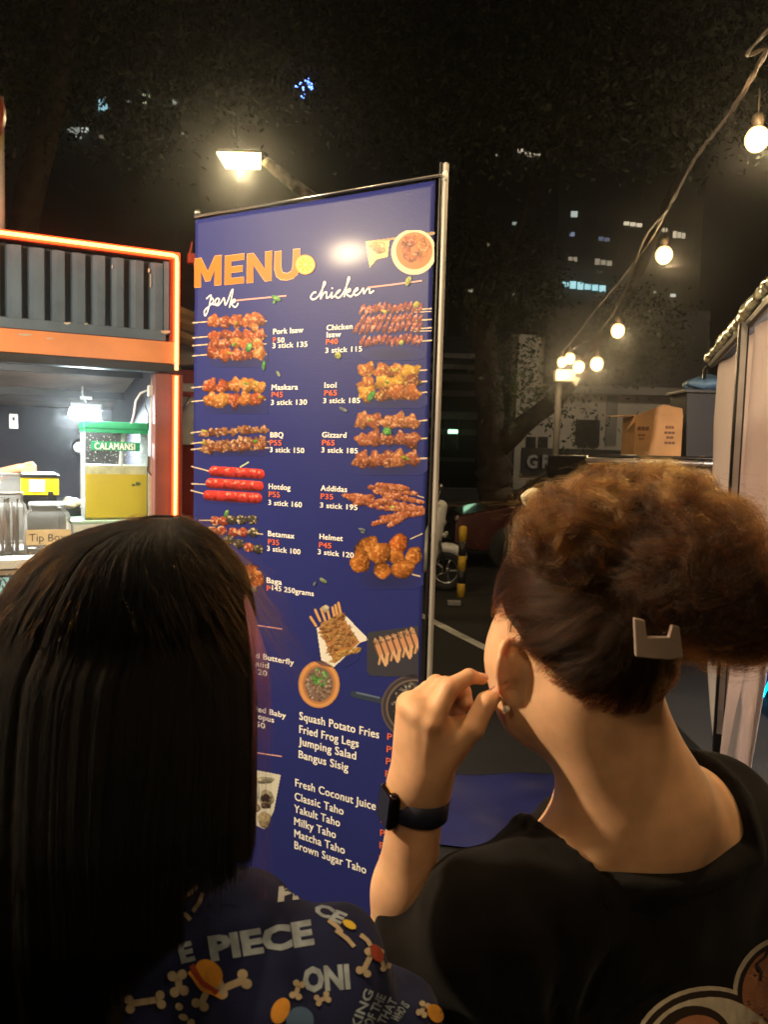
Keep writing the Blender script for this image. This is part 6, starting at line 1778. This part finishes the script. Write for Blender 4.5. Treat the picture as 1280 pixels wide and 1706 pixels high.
S = S @ A.T.astype(float) + HC + (A @ np.array([0, -.008, .015]))
rad = np.linspace(.00009, .00007, K)[None]
strands('hair_strands', S, rad, mh_R, wr)
# fly-away hairs along the outline
n2 = 900
ix = RNG.integers(0, n, n2); S2 = S[ix].copy()
out = norm(S2 - HC); S2 += out * (np.linspace(0, 1, K)[None, :, None] ** 1.5) * RNG.uniform(.002, .026, (n2, 1, 1)) + np.cumsum(RNG.normal(size=(n2, K, 3)) * .0009, 1)
strands('flyaway_hairs', S2, np.full((1, K), .00004), mh_Rl, wr)
# curly locks
def curls(blobs, nl, per, K, rad, curl, seed, length, material, name, spread=.007):
    r = np.random.default_rng(seed)
    c = np.array([b[0] for b in blobs]); s = np.array([b[1] for b in blobs])
    k = r.integers(0, len(c), nl)
    d = norm(r.normal(size=(nl, 3)) + np.array([0, -.5, .3])); tan = norm(np.cross(d, r.normal(size=(nl, 3))))
    pts = np.zeros((nl, K, 3)); dirv = d.copy()
    for i in range(K):
        pts[:, i] = c[k] + dirv * s[k] * r.uniform(.97, 1.03, (nl, 1))
        dirv = norm(dirv + tan * length / K + r.normal(size=(nl, 3)) * .03); tan = norm(tan - dirv * (tan * dirv).sum(1, keepdims=True) + r.normal(size=(nl, 3)) * .12)
    tn = np.gradient(pts, axis=1); tn = norm(tn + 1e-9); a = norm(np.cross(tn, norm(pts - c[k][:, None]))); b = np.cross(tn, a)
    w = np.linspace(0, 1, K)[None, :, None] * curl * r.uniform(.7, 1.3, (nl, 1, 1)) + r.uniform(0, 6.28, (nl, 1, 1))
    cr = r.uniform(.5, 1.2, (nl, 1, 1)) * .0065
    pts = pts + (a * np.cos(w) + b * np.sin(w)) * cr
    o1 = r.normal(size=(nl, per, 1)) * spread * .5; o2 = r.normal(size=(nl, per, 1)) * spread * .5
    fr = (1 + .5 * np.linspace(-1, 1, K) ** 2)[None, None, :, None]
    all_ = pts[:, None] + (a[:, None] * o1[..., None] + b[:, None] * o2[..., None]) * fr
    jit = np.cumsum(r.normal(size=all_.shape) * .00035, 2)
    all_ = (all_ + jit).reshape(nl * per, K, 3)
    return strands(name, all_, np.full((1, K), rad), material, wr)
curls(Bn1, 130, 75, 22, .00007, 15, 5, 2.2, mh_Rl, 'curly_hair_strands')
curls(Bn1, 90, 80, 20, .00006, 10, 15, 1.8, mh_R, 'curly_hair_strands')
mh_D = hair_mat('hair_dark_brown', .66, .8, .35, .35, 1.35)
curls(Bn2, 150, 90, 22, .00006, 4, 6, 2.4, mh_D, 'bun_hair_strands', .010)
# loose loops at the right edge
r = np.random.default_rng(4); lp_ = []
for i in range(260):
    y0 = r.uniform(840, 880); x1 = r.uniform(1245, 1275)
    ctrl = [P(1150 + r.normal() * 14, y0, .69), P(1215 + r.normal() * 6, y0 + 12 + r.normal() * 5, .68), P(x1 + r.normal() * 3, 925 + r.normal() * 6, .675), P(x1 + 4 + r.normal() * 4, 990, .67), P(1240 + r.normal() * 12, 1055 + r.normal() * 10, .67)]
    u = np.linspace(0, 4, 20); pts = np.stack([np.interp(u, range(5), [q[j] for q in ctrl]) for j in range(3)], 1)
    for _ in range(3): pts[1:-1] = (pts[:-2] + 2 * pts[1:-1] + pts[2:]) / 4
    lp_.append(pts)
strands('loose_hair_loops', np.array(lp_), np.full((1, 20), .00006), mh_R, wr)
# wispy stray hairs over the crown
ws = []
for i in range(260):
    c0 = P(r.uniform(860, 1200), r.uniform(830, 880), .74 + r.normal() * .02); v = norm(np.array([r.normal() * .8, r.normal() * .3, abs(r.normal()) + .2])); L_ = r.uniform(.02, .06)
    s = np.linspace(0, 1, 12)[:, None]; ws.append(c0 + v * s * L_ + np.array([r.normal(), 0, -.6]) * s ** 2 * L_ * .8 + np.sin(s * r.uniform(3, 9)) * .003)
strands('flyaway_hairs', np.array(ws), np.full((1, 12), .00004), mh_Rl, wr)
# clip and flower
mclip = mat('clip_taupe', (.27, .21, .18), .35, 0, .1, 10)
Yc_ = .622
q = P(1098, 1084, Yc_); k = Yc_ / 1300
mb = MB()
o_ = [(1058, 1030), (1076, 1034), (1079, 1062), (1116, 1062), (1121, 1042), (1134, 1045), (1140, 1096), (1118, 1100), (1090, 1098), (1061, 1095)]
mb.prism([P(x, y, Yc_ + .0002 * (x - 1060)) for x, y in o_][::-1], np.array([0, .006, 0])); clip = obj('hair_clip', mb, mclip, wr, bevel=.0012)
fc = P(893, 829, .80)
ff = lambda p: sd_ell(p, fc, (.013, .011, .008)) + .005 * vnoise(p, 190, 2)
V, Fq = surface_nets(ff, fc - .03, fc + .03, .0018); obj_np('cream_hair_flower', V, Fq, mat('cream_cloth', (.62, .56, .4), .8, 0, .15, 40, .2), wr)

# ------------------------------------------------------------------ woman on the left
lb = P(215, 1500, .60)
wl = thing('person', 'woman with long straight dark hair in a navy shirt printed with bones and lettering', 'person', (lb[0], .62, 0))
mnavy = mat('navy_cotton', (.012, .016, .06), .9, 0, .2, 30, .12, 700, sheen=.06, spec=.2)
SHR = P(505, 1672, .585); SHL = np.array([-.42, .60, 1.20]); NL = P(225, 1560, .62)
def f_lshirt(p):
    d = smin(sd_cone(p, NL, P(375, 1612, .60), .062, .060), sd_cone(p, P(375, 1612, .60), SHR, .060, .068), .05)
    d = smin(d, sd_cone(p, SHR, P(590, 1765, .60), .068, .066), .03)
    d = smin(d, sd_cone(p, P(590, 1765, .60), P(640, 1960, .63), .066, .062), .03)
    d = smin(d, sd_cone(p, NL, SHL, .065, .065), .05); d = smin(d, sd_cone(p, SHL, SHL + [-.05, .02, -.22], .062, .058), .03)
    d = smin(d, sd_ell(p, NL + np.array([.0, .03, -.26]), (.165, .115, .24)), .08)
    d = smin(d, sd_ell(p, NL + np.array([.0, .04, -.50]), (.17, .12, .22)), .08)
    v = p - P(470, 1800, .6).astype(np.float32); ang = np.arctan2(v[:, 2], v[:, 0])
    return d - .006 * np.sin(ang * 9 + 2 * vnoise(p, 12, 2)) - .005 * vnoise(p, 22, 6) - .0015 * vnoise(p, 70, 3)
V, Fq = surface_nets(f_lshirt, (-.58, .42, .68), (.12, .86, 1.34), .006)
V = relax(V, Fq, 1)
obj_np('shirt', V, Fq, mnavy, wl)
lbvh = BVHTree.FromPolygons([tuple(v) for v in V.tolist()], Fq.tolist())
legs(wl, np.array([NL[0], .66, 0]), np.eye(3), M_['dark_wall'], 8)
LHC = np.array([P(225, 1110, .62)[0], .64, P(225, 1115, .62)[2]])
def f_lhead(p):
    d = smin(sd_ell(p, LHC + [0, 0, .01], (.07, .088, .095)), sd_ell(p, LHC + [0, .035, -.04], (.058, .055, .07)), .03)
    d = smin(d, sd_cone(p, LHC + [0, .085, .0], LHC + [0, .105, -.03], .008, .012), .012)
    return smin(d, sd_cone(p, LHC + [0, -.01, -.06], NL, .052, .055), .03)
V, Fq = surface_nets(f_lhead, LHC - [.12, .13, .30], LHC + [.12, .13, .13], .007); obj_np('body', relax(V, Fq, 1), Fq, msk, wl)

mlet = mat('pale_lettering', (.27, .33, .42), .8, 0, .25, 80)
def dtext(s, x0, y0, x1, y1, cap, m, bold=.05, shear=0, flip=False):
    V_, F_, w_ = text_mesh(s, bold, 0, 2); L_ = math.hypot(x1 - x0, y1 - y0); a = math.atan2(y1 - y0, x1 - x0)
    pts = []
    for p in V_:
        x = p[0] / w_ * L_ + p[1] * shear * cap; y = -p[1] / .7 * cap
        pts.append((x0 + x * math.cos(a) - y * math.sin(a), y0 + x * math.sin(a) + y * math.cos(a)))
    return decal('shirt_lettering', [(pts, F_)], m, wl, lbvh, .0007)
dtext('PIECE', 352, 1600, 524, 1572, 38, mlet)
dtext('E', 302, 1604, 326, 1598, 30, mlet)
dtext('ONI', 506, 1652, 584, 1646, 38, mlet)
dtext('PIE', 462, 1502, 524, 1494, 22, mat('bright_lettering', (.55, .6, .68), .8), .06, .3)
dtext('CE', 520, 1520, 568, 1540, 18, mlet, .05, .4)
for i, s in enumerate(('KING', 'OF THE', 'THAT', 'WHO IS')):
    dtext(s, 596 + i * 22, 1716 - i * 4, 622 + i * 20, 1652 + i * 8, 15, mlet, .02)
mbone = mat('bone_print', (.40, .33, .24), .8, 0, .15, 70)
myl = mat('yellow_print', (.58, .26, .03), .8, 0, .2, 60); mrd = mat('red_print_cloth', (.28, .04, .02), .8)
def bone(x0, y0, x1, y1, w):
    a = math.atan2(y1 - y0, x1 - x0); n_ = (-math.sin(a) * w * .7, math.cos(a) * w * .7)
    ps = [strokepoly([(x0, y0), ((x0 + x1) / 2, (y0 + y1) / 2), (x1, y1)], w)]
    decal('bone_print', ps, mbone, wl, lbvh, .0007)
    for x, y in ((x0, y0), (x1, y1)):
        for s in (-1, 1): decal('bone_print', [disc(x + n_[0] * s, y + n_[1] * s, w * .72, w * .72, 10)], mbone, wl, lbvh, .0018)
bone(370, 1648, 408, 1632, 12); bone(336, 1672, 350, 1642, 11); bone(216, 1672, 268, 1664, 11); bone(604, 1620, 618, 1590, 9); bone(640, 1612, 628, 1590, 7)
bone(492, 1660, 498, 1640, 8); bone(530, 1668, 546, 1662, 7); bone(700, 1690, 706, 1676, 7); bone(300, 1650, 296, 1624, 12)
decal('hat_shaped_print', [disc(350, 1622, 26, 20, 24, .8)], myl, wl, lbvh, .0022)
decal('hat_shaped_print', [strokepoly([(322, 1608), (340, 1636), (366, 1654)], 9)], mrd, wl, lbvh, .0030)
decal('hat_shaped_print', [strokepoly([(318, 1618), (340, 1646), (372, 1660)], 5)], myl, wl, lbvh, .0030)
decal('hat_shaped_print', [disc(466, 1684, 22, 15, 24, -1.1)], myl, wl, lbvh, .0022)
decal('hat_shaped_print', [disc(582, 1544, 12, 6, 18, .5)], mat('bright_yellow_print', (.7, .5, .05), .8), wl, lbvh, .0022)
decal('hat_shaped_print', [disc(625, 1590, 9, 15, 18, -.5)], mrd, wl, lbvh, .0022)
decal('hat_shaped_print', [disc(722, 1690, 12, 16, 18, -.6)], myl, wl, lbvh, .0022)
decal('blue_patch_print', [disc(500, 1700, 24, 22, 20)], mat('blue_patch', (.05, .10, .22), .8), wl, lbvh, .0018)
for x0, y0, x1, y1 in ((300, 1500, 330, 1478), (322, 1520, 338, 1490), (300, 1520, 318, 1534), (548, 1536, 570, 1556), (560, 1552, 590, 1580), (600, 1560, 616, 1578)):
    decal('bone_print', [strokepoly([(x0, y0), ((x0 + x1) / 2 + 3, (y0 + y1) / 2), (x1, y1)], 7)], mbone, wl, lbvh, .0016)
rr_ = random.Random(2)
for i in range(4): decal('bone_print', [disc(290 + rr_.uniform(-20, 30), 1690 + rr_.uniform(-20, 14), rr_.uniform(4, 9), rr_.uniform(4, 12), 12, rr_.uniform(0, 3))], mbone, wl, lbvh, .0016)

# long straight hair
mh_L = hair_mat('hair_black_brown', 1.5, .9, .45, .45, 1.22)
prof_px = [(861, 245, 300), (868, 195, 326), (883, 148, 348), (900, 104, 364), (941, 54, 401), (1001, 14, 416), (1080, -18, 419), (1200, -45, 420), (1330, -60, 418), (1480, -70, 414), (1600, -75, 412), (1760, -75, 410), (1900, -70, 408)]
YL = .585
def yr_(y): return float(np.interp(y, [1080, 1200, 1330, 1480, 1600], [.64, .605, .578, .55, .53]))
zz = np.array([P((a + b) / 2, y, yr_(y))[2] for y, a, b in prof_px]); cx_ = np.array([(P(a, y, yr_(y))[0] + P(b, y, yr_(y))[0]) / 2 for y, a, b in prof_px]); wx_ = np.array([(P(b, y, yr_(y))[0] - P(a, y, yr_(y))[0]) / 2 for y, a, b in prof_px])
by_ = np.array([.018, .035, .055, .07, .082, .090, .095, .092, .088, .080, .06, .055, .05])
o_ = np.argsort(zz); zz, cx_, wx_, by_ = zz[o_], cx_[o_], wx_[o_], by_[o_]
zd_ = np.linspace(zz[0], zz[-1], 400); ker = np.hanning(31); ker /= ker.sum()
def _sm(a):
    v = np.interp(zd_, zz, a); return np.convolve(np.pad(v, 15, mode='reflect', reflect_type='odd'), ker, 'valid')
cx_, wx_, by_, zz = _sm(cx_), _sm(wx_), _sm(by_), zd_
def prof(z): return np.interp(z, zz, cx_), np.interp(z, zz, wx_), np.interp(z, zz, by_)
def ycen(z): return np.interp(z, [zz[0], 1.24, 1.33, 1.45, 2], [.525, .535, .575, YL + .055, YL + .055])
XR2 = P(207, 1550, .53)[0]; XR3 = P(330, 1550, .53)[0]
ztop = zz[-1]; zlow = zz[0]
# solid under-layer
nz_, na = 70, 72
rows_ = []
for j in range(nz_):
    z = ztop - .002 + (zlow - ztop) * (j / (nz_ - 1)) ** 1.25
    c, w, b = prof(z)
    lim = 9 if z > P(350, 1478, .50)[2] else XR2
    rows_.append([(min(lim, c + (w * .965) * math.cos(a) * (1 + .006 * math.sin(a * 19 + z * 6))), float(ycen(z)) + b * .94 * math.sin(a) * (1 + .02 * math.sin(a * 23)), z) for a in np.linspace(0, 2 * math.pi, na, endpoint=False)])
mb = MB()
zend = P(350, 1486, .50)[2]
loft(mb, rows_)
ucap = mat('hair_base_dark', (.009, .005, .0035), .55, 0, .3, 20, .6, 200, stretch=(1, 1, .08))
o = obj('hair', mb, ucap, wl, True)
n, K = 26000, 26
gph = RNG.uniform(0, 2 * math.pi, 640); gi = RNG.integers(0, 640, n); ph = gph[gi] + RNG.normal(size=n) * .010; gfl = (RNG.normal(size=640) * .008)[gi][:, None]
z0 = ztop - RNG.random(n) ** 2 * .05
right_side = np.cos(ph) > .30
c_, w_, b_ = prof(np.full(n, 1.25)); xe = c_ + w_ * np.cos(ph)
zen = np.where(xe > XR3, zend + RNG.normal(size=n) * .006, np.where(xe > XR2, zend - .03 - .05 * RNG.random(n) * (XR3 - xe) / (XR3 - XR2), zlow + .01))
t = np.linspace(0, 1, K)[None]
Z = z0[:, None] + (zen - z0)[:, None] * t ** 1.25
c, w, b = prof(Z)
start = np.clip(t * 6, 0, 1)
fl_ = 1 + gfl + RNG.normal(size=(n, 1)) * .004 + .005 * np.sin(ph[:, None] * 41 + Z * 9) + RNG.uniform(0, .015, (n, 1))
phw = ph[:, None] + .02 * np.sin(Z * 25 + ph[:, None] * 3) + .05 * np.sin(ph[:, None] * 7) * t
X = c + w * np.cos(phw) * fl_; Yy = ycen(Z) + b * np.sin(phw) * fl_
S = np.stack([X, Yy, Z], -1) + np.cumsum(RNG.normal(size=(n, K, 3)) * .00018, 1)
strands('straight_hair_strands', S, np.full((1, K), .00006), mh_L, wl)
# thin strands parting from the right side, red light put into their colour
mh_P = hair_mat('hair_red_lit', .5, 1.0, .35, .4)
hn_ = [n_ for n_ in mh_P.node_tree.nodes if n_.type == 'BSDF_HAIR_PRINCIPLED'][0]; hn_.parametrization = 'COLOR'; hn_.inputs['Color'].default_value = (.13, .018, .05, 1)
n = 130; K = 18; t = np.linspace(0, 1, K)
u = RNG.random(n); xs = 418 + 26 * u
S = np.zeros((n, K, 3))
for i in range(n):
    e = RNG.uniform(1150, 1290) if i % 5 else 1500
    pts = [P(394 + 8 * u[i], 940 + 30 * u[i], YL + .05), P(408 + 12 * u[i], 1010, YL + .035), P(422 + 30 * u[i] + RNG.normal() * 2, 1110, YL - .015), P(420 + 34 * u[i] + RNG.normal() * 3, e, YL - .015)]
    S[i] = np.stack([np.interp(t * 3, range(4), [q[j] for q in pts]) for j in range(3)], 1)
for _ in range(4): S[:, 1:-1] = (S[:, :-2] + 2 * S[:, 1:-1] + S[:, 2:]) / 4
strands('fine_side_strands', S, np.full((1, K), .00004), mh_P, wl)
# stray hairs round the crown, lamp light put into their lighter brown
n = 2200; K = 14
mh_C = hair_mat('hair_crown_lit', .62, .8, .35, .4)
S = np.zeros((n, K, 3)); t = np.linspace(0, 1, K)[:, None]
for i in range(n):
    a = RNG.uniform(0, 2 * math.pi); z = ztop - RNG.random() ** 2 * .09; c, w, b = prof(z)
    p0 = np.array([c + w * math.cos(a), YL + .055 + b * math.sin(a), z]); o2 = np.array([math.cos(a), .5 * math.sin(a), .5]); s_ = RNG.uniform(.005, .02)
    S[i] = p0 + o2 * t * s_ + np.array([math.cos(a) * .03, 0, -.06]) * t ** 2 * RNG.uniform(.3, 1.3) + RNG.normal(size=3) * .006 * t
strands('flyaway_hairs', S, np.full((1, K), .00004), mh_C, wl)
# ------------------------------------------------------------------ haze added to give the lamps their lens glow
HAZE = True
if HAZE:
    mb = MB(); mb.box((0, 35, 24), (290, 100, 50))
    hz = bpy.data.materials.new('bloom_haze'); hz.use_nodes = True; nt = hz.node_tree
    nt.nodes.remove(nt.nodes['Principled BSDF'])
    pv = nt.nodes.new('ShaderNodeVolumePrincipled'); pv.inputs['Color'].default_value = (.95, .95, .95, 1)
    pv.inputs['Density'].default_value = .0058; pv.inputs['Anisotropy'].default_value = .94
    nt.links.new(pv.outputs[0], nt.nodes['Material Output'].inputs['Volume'])
    o = obj('haze', mb, hz); o['kind'] = 'stuff'
